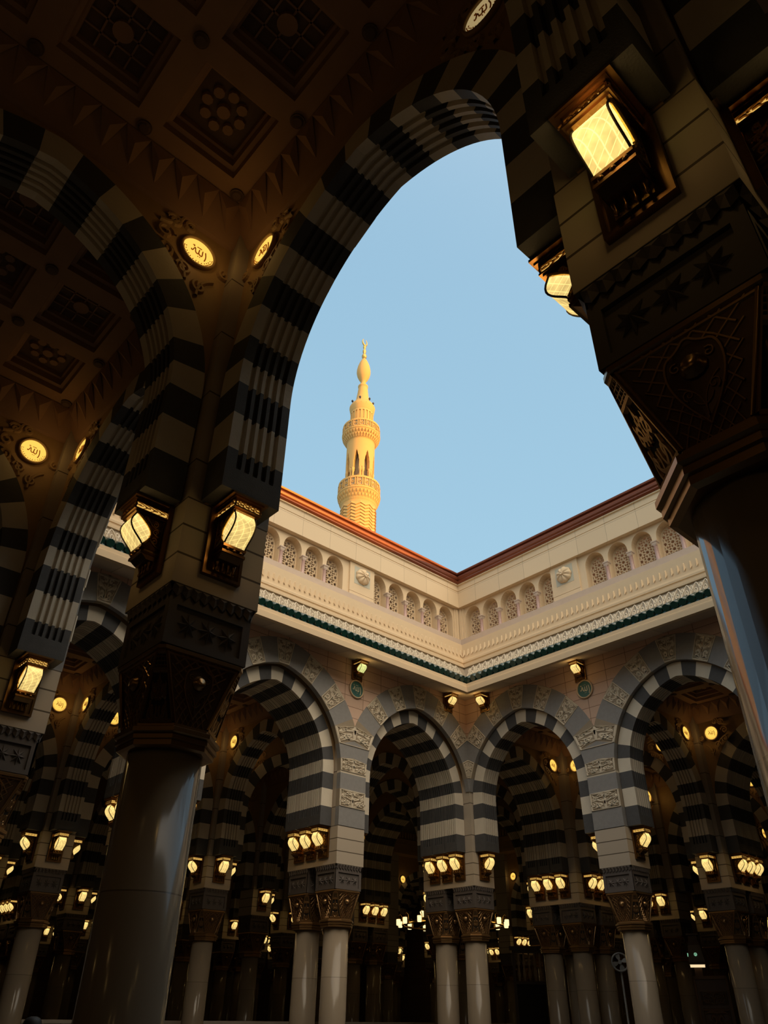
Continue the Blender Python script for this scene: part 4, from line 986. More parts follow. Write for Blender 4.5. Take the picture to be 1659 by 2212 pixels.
LAB_LAMP = {
 (0, 0, 'N', 0, 1): 'lit lantern on far left of the big near right pier',
 (0, 0, 'S', 0, 1): 'lit lantern on right face of the big near right pier',
 (0, 0, 'W', 0, 1): 'lit lantern on left face of the big near right pier',
 (0, 1, 'S', 0, 1): 'lit lantern on right face of the big near left pier',
 (0, 1, 'W', 0, 1): 'lit lantern on left face of the big near left pier',
 (0, 2, 'S', 0, 1): 'lit lantern on right face of the near pier at the left edge',
 (1, 3, 'E', 0, 3): 'lit lantern on far right of the courtyard pier behind the big left column',
 (1, 3, 'W', 1, 3): 'right lantern on left face of the courtyard pier behind the big left column',
 (1, 3, 'W', 2, 3): 'left lantern on left face of the courtyard pier behind the big left column',
 (1, 4, 'E', 0, 1): 'lit lantern on far right of the dim hall pier left of the big column',
 (1, 4, 'S', 0, 1): 'lit lantern on right face of the dim hall pier left of the big column',
 (1, 4, 'W', 0, 1): 'lit lantern on left face of the dim hall pier left of the big column',
 (1, 5, 'E', 0, 1): 'lit lantern on far right of the small dim pier at the left edge',
 (1, 5, 'S', 0, 1): 'lit lantern on right face of the small dim pier at the left edge',
 (2, 3, 'E', 0, 3): 'lit lantern on far right of the courtyard pier between the left arches',
 (2, 3, 'W', 0, 3): 'right lantern on left face of the courtyard pier between the left arches',
 (2, 3, 'W', 1, 3): 'middle lantern on left face of the courtyard pier between the left arches',
 (2, 3, 'W', 2, 3): 'left lantern on left face of the courtyard pier between the left arches',
 (2, 4, 'E', 0, 1): 'lit lantern on far right of the nearest hall pier in the wide left arch',
 (2, 4, 'S', 0, 1): 'lit lantern on right face of the nearest hall pier in the wide left arch',
 (2, 4, 'W', 0, 1): 'lit lantern on left face of the nearest hall pier in the wide left arch',
 (2, 6, 'E', 0, 1): 'lit lantern on far right of the small hall pier beside the big column',
 (2, 6, 'S', 0, 1): 'lit lantern on right face of the small hall pier beside the big column',
 (2, 6, 'W', 0, 1): 'lit lantern on left face of the small hall pier beside the big column',
 (2, 7, 'W', 0, 3): 'right lantern on left face of the low far pier at the left edge',
 (2, 7, 'W', 1, 3): 'middle lantern on left face of the low far pier at the left edge',
 (2, 7, 'W', 2, 3): 'left lantern on left face of the low far pier at the left edge',
 (2, 8, 'E', 0, 1): 'lit lantern on far right of the low hidden pier beyond the left edge',
 (3, 2, 'N', 0, 1): 'lit lantern on far left of the courtyard pier between the right arches',
 (3, 2, 'S', 0, 1): 'lit lantern on right face of the courtyard pier between the right arches',
 (3, 3, 'N', 0, 1): 'lit lantern on far left of the courtyard corner pier',
 (3, 3, 'S', 0, 1): 'lit lantern on right face of the courtyard corner pier',
 (3, 3, 'W', 0, 3): 'right lantern on left face of the courtyard corner pier',
 (3, 3, 'W', 1, 3): 'middle lantern on left face of the courtyard corner pier',
 (3, 3, 'W', 2, 3): 'left lantern on left face of the courtyard corner pier',
 (3, 5, 'E', 0, 1): 'lit lantern on far right of the second hall pier in the wide left arch',
 (3, 5, 'S', 0, 1): 'lit lantern on right face of the second hall pier in the wide left arch',
 (3, 6, 'W', 0, 1): 'lit lantern on left face of the hall pier touching the big left column',
 (3, 8, 'E', 0, 1): 'lit lantern on far right of the low pier hugging the big left column',
 (3, 8, 'S', 0, 1): 'lit lantern on right face of the low pier hugging the big left column',
 (3, 9, 'E', 0, 1): 'lit lantern on far right of the low pier second from the big left column',
 (3, 9, 'S', 0, 1): 'lit lantern on right face of the low pier second from the big left column',
 (4, 2, 'N', 0, 3): 'lit lantern on far left of the nearest hall pier in the wide right arch',
 (4, 2, 'S', 0, 3): 'left lantern on right face of the nearest hall pier in the wide right arch',
 (4, 2, 'S', 1, 3): 'middle lantern on right face of the nearest hall pier in the wide right arch',
 (4, 2, 'S', 2, 3): 'right lantern on right face of the nearest hall pier in the wide right arch',
 (4, 2, 'W', 0, 1): 'lit lantern on left face of the nearest hall pier in the wide right arch',
 (4, 3, 'N', 0, 3): 'lit lantern on far left of the four column hall pier in the right corner arch',
 (4, 3, 'S', 0, 3): 'left lantern on right face of the four column hall pier in the right corner arch',
 (4, 3, 'S', 1, 3): 'middle lantern on right face of the four column hall pier in the right corner arch',
 (4, 3, 'S', 2, 3): 'right lantern on right face of the four column hall pier in the right corner arch',
 (4, 3, 'W', 0, 3): 'right lantern on left face of the four column hall pier in the right corner arch',
 (4, 3, 'W', 1, 3): 'middle lantern on left face of the four column hall pier in the right corner arch',
 (4, 3, 'W', 2, 3): 'left lantern on left face of the four column hall pier in the right corner arch',
 (4, 4, 'N', 0, 3): 'lit lantern on far left of the hidden hall pier behind the corner columns',
 (4, 4, 'W', 0, 1): 'lit lantern on left face of the hidden hall pier behind the corner columns',
 (4, 5, 'S', 0, 3): 'left lantern on right face of the hall pier in the left corner arch',
 (4, 5, 'S', 1, 3): 'middle lantern on right face of the hall pier in the left corner arch',
 (4, 5, 'S', 2, 3): 'right lantern on right face of the hall pier in the left corner arch',
 (4, 6, 'S', 0, 3): 'lit lantern on right face of the hall pier just left of the paired columns',
 (4, 6, 'W', 0, 1): 'lit lantern on left face of the hall pier just left of the paired columns',
 (4, 7, 'S', 0, 3): 'left lantern on right face of the far hall pier mid wide left arch',
 (4, 7, 'S', 1, 3): 'right lantern on right face of the far hall pier mid wide left arch',
 (5, 3, 'W', 0, 3): 'right lantern on left face of the second hall pier in the wide right arch',
 (5, 3, 'W', 1, 3): 'left lantern on left face of the second hall pier in the wide right arch',
 (5, 4, 'W', 0, 1): 'lit lantern on left face of the hall pier left inside the right corner arch',
 (5, 8, 'E', 0, 1): 'lit lantern on far right of the tiny far pier in the wide left arch',
 (5, 8, 'S', 0, 1): 'lit lantern on right face of the tiny far pier in the wide left arch',
 (6, 3, 'N', 0, 1): 'lit lantern on far left of the third hall pier in the wide right arch',
 (6, 3, 'W', 2, 3): 'lit lantern on left face of the third hall pier in the wide right arch',
 (6, 4, 'S', 0, 1): 'lit lantern on right face of the low pier beside the right courtyard column',
 (6, 7, 'E', 0, 3): 'lit lantern on far right of the far hall pier below the chandelier left side',
 (6, 9, 'W', 0, 1): 'lit lantern on left face of the farthest tiny pier in the wide left arch',
 (7, 3, 'W', 1, 3): 'lit lantern on left face of the low pier at the right edge',
 (7, 6, 'N', 0, 3): 'lit lantern on far left of the far hall pier right of the corner columns',
 (7, 6, 'S', 0, 3): 'left lantern on right face of the far hall pier right of the corner columns',
 (7, 6, 'S', 1, 3): 'middle lantern on right face of the far hall pier right of the corner columns',
 (7, 6, 'S', 2, 3): 'right lantern on right face of the far hall pier right of the corner columns',
 (7, 7, 'W', 2, 3): 'lit lantern on left face of the far hall pier left of the corner columns',
 (7, 8, 'E', 0, 1): 'lit lantern on far right of the tiny far pier in the left corner arch',
 (7, 8, 'S', 2, 3): 'lit lantern on right face of the tiny far pier in the left corner arch',
 (8, 7, 'N', 0, 1): 'lit lantern on far left of the far pier between the corner columns',
 (8, 7, 'W', 1, 3): 'right lantern on left face of the far pier between the corner columns',
 (8, 7, 'W', 2, 3): 'left lantern on left face of the far pier between the corner columns',
 (8, 9, 'S', 0, 1): 'lit lantern on right face of the farthest pier in the left corner arch',
}
LAB_DISC = {
 (-1, 0, 1, 1, 0, 0): 'dim pale script medallion at the top of the near arch',
 (-1, 0, 2, 0, 0, 1): 'left glowing script medallion above the big near left pier',
 (-1, 0, 2, 1, 0, 1): 'right glowing script medallion above the big near left pier',
 (-1, 1, 2, 0, 0, 2): 'left glowing script medallion above the near pier at the left edge',
 (-1, 1, 2, 1, 0, 2): 'right glowing script medallion above the near pier at the left edge',
 (0, 3, 2, 0, 1, 4): 'left glowing script medallion above the dim hall pier left of the big column',
 (0, 3, 2, 1, 1, 4): 'middle glowing script medallion above the dim hall pier left of the big column',
 (1, 3, 2, 0, 2, 4): 'left glowing script medallion above the nearest hall pier in the wide left arch',
 (1, 3, 2, 1, 2, 4): 'middle glowing script medallion above the nearest hall pier in the wide left arch',
 (1, 3, 3, 0, 1, 4): 'right glowing script medallion above the dim hall pier left of the big column',
 (2, 3, 3, 0, 2, 4): 'right glowing script medallion above the nearest hall pier in the wide left arch',
 (2, 4, 2, 0, 3, 5): 'unlit brown script medallion high in the wide left arch',
 (3, 1, 2, 0, 4, 2): 'middle glowing script medallion above the nearest hall pier in the wide right arch',
 (3, 1, 2, 1, 4, 2): 'right glowing script medallion above the nearest hall pier in the wide right arch',
 (3, 2, 1, 1, 4, 2): 'left glowing script medallion above the nearest hall pier in the wide right arch',
 (3, 2, 2, 0, 4, 3): 'left glowing script medallion above the four column hall pier in the right corner arch',
 (3, 2, 2, 1, 4, 3): 'right glowing script medallion above the four column hall pier in the right corner arch',
 (4, 2, 1, 1, 5, 2): 'glowing script medallion at the right edge of the wide right arch',
 (4, 2, 2, 0, 5, 3): 'glowing script medallion above the second hall pier in the wide right arch',
 (6, 2, 2, 0, 7, 3): 'glowing script medallion above the low pier at the right edge',
}
LAB_ARCH = {
 (-1, 0, 'x'): 'striped arch crossing the top right corner above the bright lantern',
 (-1, 1, 'x'): 'near striped arch curving up left from the big left pier',
 (-1, 2, 'x'): 'striped arch coming from the left onto the near pier at the left edge',
 (0, -1, 'y'): 'striped arch coming from the right onto the big near right pier',
 (0, 0, 'y'): 'large near striped arch framing the sky and the minaret',
 (0, 1, 'y'): 'near striped arch left of the big left pier',
 (0, 3, 'x'): 'striped courtyard arch seen left of the big left column',
 (0, 4, 'x'): 'striped arch coming from the left onto the dim hall pier left of the big column',
 (1, 3, 'x'): 'striped soffit ribs of the wide left courtyard arch',
 (1, 3, 'y'): 'striped arch running back left from the courtyard pier behind the big left column',
 (1, 4, 'x'): 'striped arch running back right from the dim hall pier left of the big column',
 (1, 4, 'y'): 'striped arch running back left from the dim hall pier left of the big column',
 (1, 5, 'x'): 'striped arch running back right from the small dim pier at the left edge',
 (1, 6, 'x'): 'striped arch coming from the left onto the small hall pier beside the big column',
 (1, 7, 'x'): 'striped arch coming from the left onto the low far pier at the left edge',
 (2, 3, 'x'): 'striped soffit ribs of the left corner courtyard arch',
 (2, 3, 'y'): 'striped arch running back left from the courtyard pier between the left arches',
 (2, 4, 'x'): 'striped arch running back right from the nearest hall pier in the wide left arch',
 (2, 5, 'x'): 'striped arch coming from the left onto the second hall pier in the wide left arch',
 (2, 5, 'y'): 'striped arch coming from the right onto the small hall pier beside the big column',
 (2, 6, 'x'): 'striped arch running back right from the small hall pier beside the big column',
 (3, 1, 'y'): 'striped soffit rib of the wide right courtyard arch',
 (3, 2, 'x'): 'striped arch running back right from the courtyard pier between the right arches',
 (3, 2, 'y'): 'striped soffit rib of the right corner courtyard arch',
 (3, 3, 'x'): 'striped arch running back right from the courtyard corner pier',
 (3, 3, 'y'): 'striped arch running back left from the courtyard corner pier',
 (3, 4, 'x'): 'striped arch running back right from the hall pier half hidden by the left courtyard pier',
 (3, 4, 'y'): 'striped arch running back left from the hall pier half hidden by the left courtyard pier',
 (3, 5, 'x'): 'striped arch running back right from the second hall pier in the wide left arch',
 (3, 6, 'x'): 'striped arch running back right from the hall pier touching the big left column',
 (3, 7, 'y'): 'striped arch coming from the right onto the low pier hugging the big left column',
 (3, 8, 'y'): 'striped arch running back left from the low pier hugging the big left column',
 (4, 1, 'y'): 'striped arch coming from the right onto the nearest hall pier in the wide right arch',
 (4, 2, 'x'): 'striped arch running back right from the nearest hall pier in the wide right arch',
 (4, 2, 'y'): 'striped arch running back left from the nearest hall pier in the wide right arch',
 (4, 3, 'x'): 'striped arch running back right from the four column hall pier in the right corner arch',
 (4, 3, 'y'): 'striped arch running back left from the four column hall pier in the right corner arch',
 (4, 4, 'x'): 'striped arch running back right from the hidden hall pier behind the corner columns',
 (4, 4, 'y'): 'striped arch running back left from the hidden hall pier behind the corner columns',
 (4, 6, 'y'): 'striped arch running back left from the hall pier just left of the paired columns',
 (5, 2, 'y'): 'striped arch coming from the right onto the second hall pier in the wide right arch',
 (5, 3, 'x'): 'striped arch running back right from the second hall pier in the wide right arch',
 (6, 3, 'x'): 'striped arch running back right from the third hall pier in the wide right arch',
 (6, 7, 'x'): 'striped arch running back right from the far hall pier below the chandelier left side',
 (7, 5, 'y'): 'striped arch running back left from the dim pier behind the four column pier',
 (7, 6, 'y'): 'striped arch running back left from the far hall pier right of the corner columns',
 (7, 7, 'x'): 'striped arch running back right from the far hall pier left of the corner columns',
 (7, 7, 'y'): 'striped arch running back left from the far hall pier left of the corner columns',
 (7, 8, 'x'): 'striped arch running back right from the tiny far pier in the left corner arch',
 (8, 8, 'y'): 'striped arch coming from the right onto the farthest pier in the left corner arch',
}
KEEP = {'pier': set(PHR), 'column': set(LAB_COL), 'lamp': set(LAB_LAMP), 'disc': set(LAB_DISC), 'arch': set(LAB_ARCH),
 'ceiling': {(1, 3), (2, 4), (-1, -1), (3, 1), (-2, 1), (-1, 1), (0, 3), (4, 2), (-2, 0), (-1, 0), (3, 2), (0, -1)}}
def phr(i, j): return PHR.get((i, j), 'pier %d %d' % (i, j))
# piers and their columns
proto_col = make_column(); used = [False]
PO = {}
for i in GX:
    for j in GY:
        if not has_pier(i, j) or (i, j) not in KEEP['pier']: continue
        nx, ny = GX[i][1], GY[j][1]
        p = obj('stone_pier', pier_mesh(nx, ny), None, (gx(i), gy(j), 0)); PO[(i, j)] = p
        tag(p, 'stone block: the ' + phr(i, j), 'pier', 'stone piers above the columns')
        for a in range(nx):
            for b_ in range(ny):
                if (i, j, a, b_) not in KEEP['column'] and not (a == b_ == 0 and not any(q[:2] == (i, j) for q in KEEP['column'])): continue
                c_ = proto_col if not used[0] else copy_tree(proto_col); used[0] = True
                c_.location = (gx(i, a), gy(j, b_), 0)
                tag(c_, LAB_COL.get((i, j, a, b_), 'marble column hidden under the ' + phr(i, j)), 'column', 'marble columns with bronze capitals')
# arches
proto_arch = {0: make_arch(False), 1: make_arch(True)}; aused = {0: False, 1: False}
ARCHES = {}
def place_arch(i, j, d):
    if d == 'x': k = (i + 1, j); dbl = GY[j][1] == 2; loc = (gx(i, 1) + 3, gy(j) + (D / 2 if dbl else 0), 0); rz = 0
    else: k = (i, j + 1); dbl = GX[i][1] == 2; loc = (gx(i) + (D / 2 if dbl else 0), gy(j, 1) + 3, 0); rz = PI / 2
    if (i, j, d) not in KEEP['arch']: return
    q = 1 if dbl else 0
    a = proto_arch[q] if not aused[q] else copy_tree(proto_arch[q]); aused[q] = True
    a.location = loc; a.rotation_euler.z = rz
    tag(a, LAB_ARCH[(i, j, d)], 'arch', 'striped arches of the halls'); ARCHES[(i, j, d)] = a
for i in GX:
    for j in GY:
        place_arch(i, j, 'x'); place_arch(i, j, 'y')
# courtyard fronts: ring stones, walls, cornices, parapets
LF = ((X0 + 9, YC, 0), 0.0); RF = ((XC, Y0 + 9, 0), -PI / 2); NF = ((X0, Y0 + 9, 0), PI / 2)
for nm, (loc, rz) in (('left', LF), ('right', RF)):
    tag(facade_wall().build('wall_' + nm, ['pink', 'lime'], None, loc, rz), kind='structure')
for (loc, rz), us, where in ((LF, (-6, 0, 6), 'left'), (RF, (-6, 0), 'right')):
    for u in us:
        o = empty('arch_ring', (loc[0] + u * math.cos(rz), loc[1] + u * math.sin(rz), 0), rz)
        tag(o, {('left', 6): 'carved grey ring of the left arch beside the courtyard corner', ('left', 0): 'carved grey ring of the wide left courtyard arch', ('left', -6): 'carved grey ring seen left of the big near column', ('right', -6): 'carved grey ring of the right arch beside the courtyard corner', ('right', 0): 'carved grey ring of the wide right courtyard arch'}[(where, u)], 'arch ring', 'carved rings of the courtyard arches')
        ring_stones(o, 2.475 if u == -6 else 3.0, 2.475 if u == 6 else 3.0, None, 0)
pier_stones(PO[(1, 3)], 0); pier_stones(PO[(2, 3)], 0); pier_stones(PO[(3, 2)], -PI / 2); pier_stones(PO[(0, 1)], PI / 2); pier_stones(PO[(0, 2)], PI / 2)
pier_stones(PO[(3, 3)], 0, side=1); pier_stones(PO[(3, 3)], -PI / 2, side=-1)
for (loc, rz), mir, lab in ((LF, 1, 'left'), (RF, -1, 'right')):
    o = make_cornice(mir); o.location = loc; o.rotation_euler.z = rz
    tag(o, 'cream toothed cornice with green tiles along the %s courtyard wall' % ('warmly lit left' if mir > 0 else 'shaded right'), 'cornice')
    o = make_parapet(mir); o.location = loc; o.rotation_euler.z = rz
    tag(o, 'cream parapet of lattice niches with a %s copper coping, %s of the courtyard corner' % (('sunlit', 'left') if mir > 0 else ('shaded', 'right')), 'parapet')
# the near arcade's courtyard skin, seen edge on
for u, lab in ((3, 'outer ring stones along the edge of the large near arch'), (9, 'outer ring stones along the edge of the near left arch')):
    o = empty('arch_ring', (X0, Y0 + u, 0), PI / 2); ring_stones(o, 2.475 if u == 3 else 3.0, 3.0, None, 0); tag(o, lab, 'arch ring', 'carved rings of the courtyard arches')
# ceilings
CEIL = ceiling_mesh()
for i in list(GX)[:-1]:
    for j in list(GY)[:-1]:
        if 0 <= i <= 2 and 0 <= j <= 2: continue
        if (i, j) not in KEEP['ceiling']: continue
        c_ = obj('ceiling', CEIL, None, (gx(i, 1) + 3, gy(j, 1) + 3, 0)); tag(c_, kind='structure')
t_ = MB()
for x0, x1, y0, y1 in ((hx0 - .5, hx0 + .5, hy0, hy1), (hx1 - .5, hx1 + .5, hy0, hy1), (hx0, hx1, hy0 - .5, hy0 + .5), (hx0, hx1, hy1 - .5, hy1 + .5)):
    t_.box(x0 - .2, x1 + .2, y0 - .2, y1 + .2, 11.5, 11.75); t_.box(x0 - .1, x1 + .1, y0 - .1, y1 + .1, 11.75, 12.2); t_.box(x0 - .3, x1 + .3, y0 - .3, y1 + .3, 12.2, 12.5)
    n = 60
    for k in range(n):
        f_ = (k + .5) / n
        if x1 - x0 > y1 - y0: cx = x0 + (x1 - x0) * f_; t_.box(cx - .07, cx + .07, y0 - .28, y1 + .28, 12.55, 13.0)
        else: cy = y0 + (y1 - y0) * f_; t_.box(x0 - .28, x1 + .28, cy - .07, cy + .07, 12.55, 13.0)
tag(t_.build('trim_1', ['ochre']), kind='structure')

# lanterns
proto_lamp = {g_: make_lantern(g_) for g_ in ('glass', 'hotglass', 'coolglass')}
lused = {k: False for k in proto_lamp}
def lamp(loc, rz, key, g_='glass', sc=1.0):
    o = proto_lamp[g_] if not lused[g_] else copy_tree(proto_lamp[g_]); lused[g_] = True
    o.location = loc; o.rotation_euler.z = rz; o.scale = (sc, sc, sc)
    
    if isinstance(key, str): o.scale = (sc, sc, sc * 0.76)
    tag(o, key if isinstance(key, str) else LAB_LAMP[key[1:]], 'lantern', 'brass wall lanterns'); return o
FACES = {'S': (0, -1, 0.0), 'E': (1, 0, PI / 2), 'N': (0, 1, PI), 'W': (-1, 0, -PI / 2)}
for (i, j), p in list(PO.items()):
    nx, ny = GX[i][1], GY[j][1]; x, y = gx(i), gy(j)
    for fc, (dx, dy, rz) in FACES.items():
        n = ny if dx else nx
        offs = (0,) if n == 1 else (D / 2 - 0.60, D / 2, D / 2 + 0.60)
        for k, of in enumerate(offs):
            if (i, j, fc, k, len(offs)) not in KEEP['lamp']: continue
            if dx: loc = (x + (HP if dx > 0 else -HP) + (D if dx > 0 and nx == 2 else 0), y + of, ZSP - 0.004)
            else: loc = (x + of, y + (HP if dy > 0 else -HP) + (D if dy > 0 and ny == 2 else 0), ZSP - 0.004)
            lamp(loc, rz, ('lamp', i, j, fc, k, len(offs)), 'hotglass' if (i, j, fc) == (0, 0, 'W') else 'glass')
# the hall goes on behind the camera: bare fill lights added for its unseen lanterns
for k, (x, y) in enumerate(((X0 - 6 + 1.0, Y0), (X0 - 6, Y0 + 1.0), (X0 - 6, Y0 + 5.0), (X0 - 6 + 1.0, Y0 + 6), (X0 - 6 + 1.0, Y0 - 6), (X0, Y0 - 5.0), (X0 - 1.0, Y0 - 6), (X0 - 6, Y0 + 11.0), (X0 - 12 + 1, Y0), (X0 - 12 + 1, Y0 + 6))):
    o = lamp_light('hall_fill_light', BACK_W, (x, y, 5.85), None)
# lanterns on the courtyard walls under the cornice
zc_l = 11.555; sc_l = 0.95
FXp, FYp = XC - 0.525, YC - 0.525
lamp((XC - 6, FYp, zc_l), 0, 'pale yellow lit lantern above the green medallion on the left wall', 'coolglass', sc_l); lamp((FXp, YC - 6 + .22, zc_l), -PI / 2, 'golden lantern above the dark medallion on the right wall', 'glass', sc_l)
lamp((FXp - 1.0, FYp, zc_l), 0, 'left of the two lanterns meeting in the courtyard corner', 'glass', sc_l); lamp((FXp, FYp - 1.0, zc_l), -PI / 2, 'right of the two lanterns meeting in the courtyard corner', 'glass', sc_l)
# script medallions on the courtyard walls
g1 = make_medallion(0.27, 'green', 'lime', 'goldscript'); g1.location = (XC - 6, FYp, 10.62); tag(g1, 'round green wall medallion with cream script in a pale frame, left wall', 'medallion')
g2 = copy_tree(g1); g2.location = (FXp, YC - 6 + .13, 10.62); g2.rotation_euler.z = -PI / 2; tag(g2, 'round dark green wall medallion with script on the shaded right wall', 'medallion')
# lit medallions in the corners of the bays
m1 = make_medallion(0.235, 'disc', 'ochre', 'script'); FOL = foliage(); obj('stucco_scroll', FOL, m1, (0, 0, 0)); mused = [False]
m2 = make_medallion(0.235, 'discpale', 'ochre', 'script'); obj('stucco_scroll', FOL, m2, (0, 0, 0)); m2used = [False]
m3 = make_medallion(0.235, 'ochre', 'ceil', 'ceil'); obj('stucco_scroll', FOL, m3, (0, 0, 0))
for loc, rz, lab in (((46.53, 37.31, 9.97), -PI / 2, 'round glowing medallion in the domed hall right of the corner pier'), ((41.96, 44.10, 9.95), 0, 'round glowing medallion in the domed hall left of the corner pier')):
    o = make_medallion(0.235, 'disc', 'ochre', 'script'); o.location = loc; o.rotation_euler.z = rz; tag(o, lab, 'medallion', 'script medallions of the hall')
for i in list(GX)[:-1]:
    for j in list(GY)[:-1]:
        if 0 <= i <= 2 and 0 <= j <= 2: continue
        if 4 <= i <= 6 and 4 <= j <= 6: continue
        xa, xb, ya, yb = gx(i, 1), gx(i + 1), gy(j, 1), gy(j + 1)
        for q, (px, py, sx, sy) in enumerate(((xa, ya, 1, 1), (xb, ya, -1, 1), (xb, yb, -1, -1), (xa, yb, 1, -1))):
            for ax in (0, 1):
                pi, pj = (i if sx > 0 else i + 1), (j if sy > 0 else j + 1)
                if (i, j, q, ax, pi, pj) not in KEEP['disc']: continue
                if ax == 0: loc = (px + sx * 1.0, py + sy * 0.322, 10.28); rz = 0.0 if sy < 0 else PI; flip = (sx if sy < 0 else -sx)
                else: loc = (px + sx * 0.322, py + sy * 1.0, 10.28); rz = -PI / 2 if sx < 0 else PI / 2; flip = (-sy if sx < 0 else sy)
                pale = ((i, j) == (-1, 0) and q == 1); unlit = (i, j) == (2, 4)
                if pale: o = m2 if not m2used[0] else copy_tree(m2); m2used[0] = True
                elif unlit: o = m3
                else: o = m1 if not mused[0] else copy_tree(m1); mused[0] = True
                o.location = loc; o.rotation_euler.z = rz
                for ch in o.children:
                    if ch.name.startswith('stucco_scroll'): ch.scale = (-flip if flip else 1, 1, 1)
                pi, pj = (i if sx > 0 else i + 1), (j if sy > 0 else j + 1)
                tag(o, LAB_DISC[(i, j, q, ax, pi, pj)], 'medallion', 'script medallions of the hall')

make_minaret_o = make_minaret(); tag(make_minaret_o, 'tall sunlit cream minaret with two balconies rising beyond the parapet', 'minaret')
ch_ = make_chandelier(37.8, 35.3, 6.15); tag(ch_, 'large gold ring chandelier with many lit shades behind the courtyard corner pier', 'chandelier')

# ------------------------------------------------------------------ small things low in the picture
b = MB(); b.box(3.0, 34, 28.0, 28.25, 0, 1.22); b.box(3.0, 34, 27.95, 28.30, 1.22, 1.32)
fnB = lambda s, t, h: (s, 28.0 - h, t)
x = 3.4
while x < 33:
    b.ribbon([(x, 0.62), (x + 0.55, 1.12), (x + 1.1, 0.62), (x + 0.55, 0.15), (x, 0.62)], fnB, 0.03, 0.02, 1); b.box(x + 1.24, x + 1.26, 27.985, 28.0, 0.0, 1.22, 1); x += 1.4
tag(b.build('marble_barrier', ['white', 'black']), 'low white marble barrier with dark diamond outlines behind the left columns', 'barrier')

pr = empty('person', (3.93, 10.22, 0)); tag(pr, 'person with black hair, only the head showing at the lower left edge', 'person')
me = bpy.data.meshes.new('body')
V_ = [(0, 0, 0.80), (0, 0, 0.95), (0, 0.01, 1.10), (0, 0.0, 1.20), (0, -0.005, 1.27), (0, -0.015, 1.36), (0, -0.01, 1.43),
      (0.08, 0, 0.74), (0.085, 0, 0.42), (0.085, 0.02, 0.07), (0.09, -0.12, 0.03), (-0.08, 0, 0.74), (-0.085, 0, 0.42), (-0.085, 0.02, 0.07), (-0.09, -0.12, 0.03),
      (0.15, 0, 1.17), (0.19, 0.01, 0.95), (0.19, -0.04, 0.73), (0.185, -0.06, 0.64), (-0.15, 0, 1.17), (-0.19, 0.01, 0.95), (-0.19, -0.04, 0.73), (-0.185, -0.06, 0.64)]
E_ = [(0, 1), (1, 2), (2, 3), (3, 4), (4, 5), (5, 6), (0, 7), (7, 8), (8, 9), (9, 10), (0, 11), (11, 12), (12, 13), (13, 14), (3, 15), (15, 16), (16, 17), (17, 18), (3, 19), (19, 20), (20, 21), (21, 22)]
RD = [0.13, 0.12, 0.13, 0.08, 0.05, 0.078, 0.06, 0.075, 0.055, 0.04, 0.035, 0.075, 0.055, 0.04, 0.035, 0.055, 0.04, 0.032, 0.03, 0.055, 0.04, 0.032, 0.03]
# five fingers and a thumb on each hand
for wi, sg in ((18, 1), (22, -1)):
    for fi, (dx, dy, ln) in enumerate(((-0.01, -0.03, 0.062), (0.0, -0.015, 0.07), (0.003, 0.0, 0.068), (0.0, 0.016, 0.055))):
        p0 = V_[wi]; k0 = len(V_); V_ += [(p0[0] + sg * dx, p0[1] + dy, p0[2] - 0.035), (p0[0] + sg * (dx - .008), p0[1] + dy - .01, p0[2] - 0.035 - ln)]; RD += [0.009, 0.007]; E_ += [(wi, k0), (k0, k0 + 1)]
    p0 = V_[wi]; k0 = len(V_); V_ += [(p0[0] - sg * 0.02, p0[1] - 0.035, p0[2] - 0.01), (p0[0] - sg * 0.03, p0[1] - 0.055, p0[2] - 0.045)]; RD += [0.010, 0.008]; E_ += [(wi, k0), (k0, k0 + 1)]
me.from_pydata(V_, E_, []); me.materials.append(M['skin'])
bo = obj('body', me, pr); sk = bo.modifiers.new('skin', 'SKIN'); sk.use_smooth_shade = True
for v, q in zip(me.skin_vertices[0].data, RD): v.radius = (q, q)
me.skin_vertices[0].data[0].use_root = True
sb = bo.modifiers.new('sub', 'SUBSURF'); sb.levels = 2; sb.render_levels = 2
h = MB(); h.rings([[(rr * math.cos(2 * PI * k / 20), -0.005 + rr * 1.12 * math.sin(2 * PI * k / 20) + (0.02 if z < 1.40 else 0), z) for k in range(20)] for rr, z in ((0.084, 1.34), (0.096, 1.38), (0.099, 1.42), (0.09, 1.455), (0.066, 1.48), (0.03, 1.495))], 0, True); h.build('hair', ['hair'], pr)
h = MB(); h.rings([[(rr * 1.0 * math.cos(2 * PI * k / 24), rr * .72 * math.sin(2 * PI * k / 24), z) for k in range(24)] for rr, z in ((0.24, 0.12), (0.22, 0.5), (0.19, 0.85), (0.175, 1.0), (0.20, 1.14), (0.16, 1.21), (0.075, 1.245))], 0, True); h.build('robe', ['robe'], pr)
f_ = MB()
for sx in (-1, 1): f_.lathe([(0.0, 1.395), (0.012, 1.40), (0.0, 1.41)], 8, sx * 0.03, -0.082)
f_.rings([[(-0.012, -0.085, 1.36), (0.012, -0.085, 1.36), (0, -0.112, 1.365)], [(-0.005, -0.085, 1.40), (0.005, -0.085, 1.40), (0, -0.09, 1.40)]]); f_.box(-0.022, 0.022, -0.09, -0.08, 1.335, 1.345)
f_.build('face_features', ['skin'], pr)
pr.rotation_euler.z = R_(200)

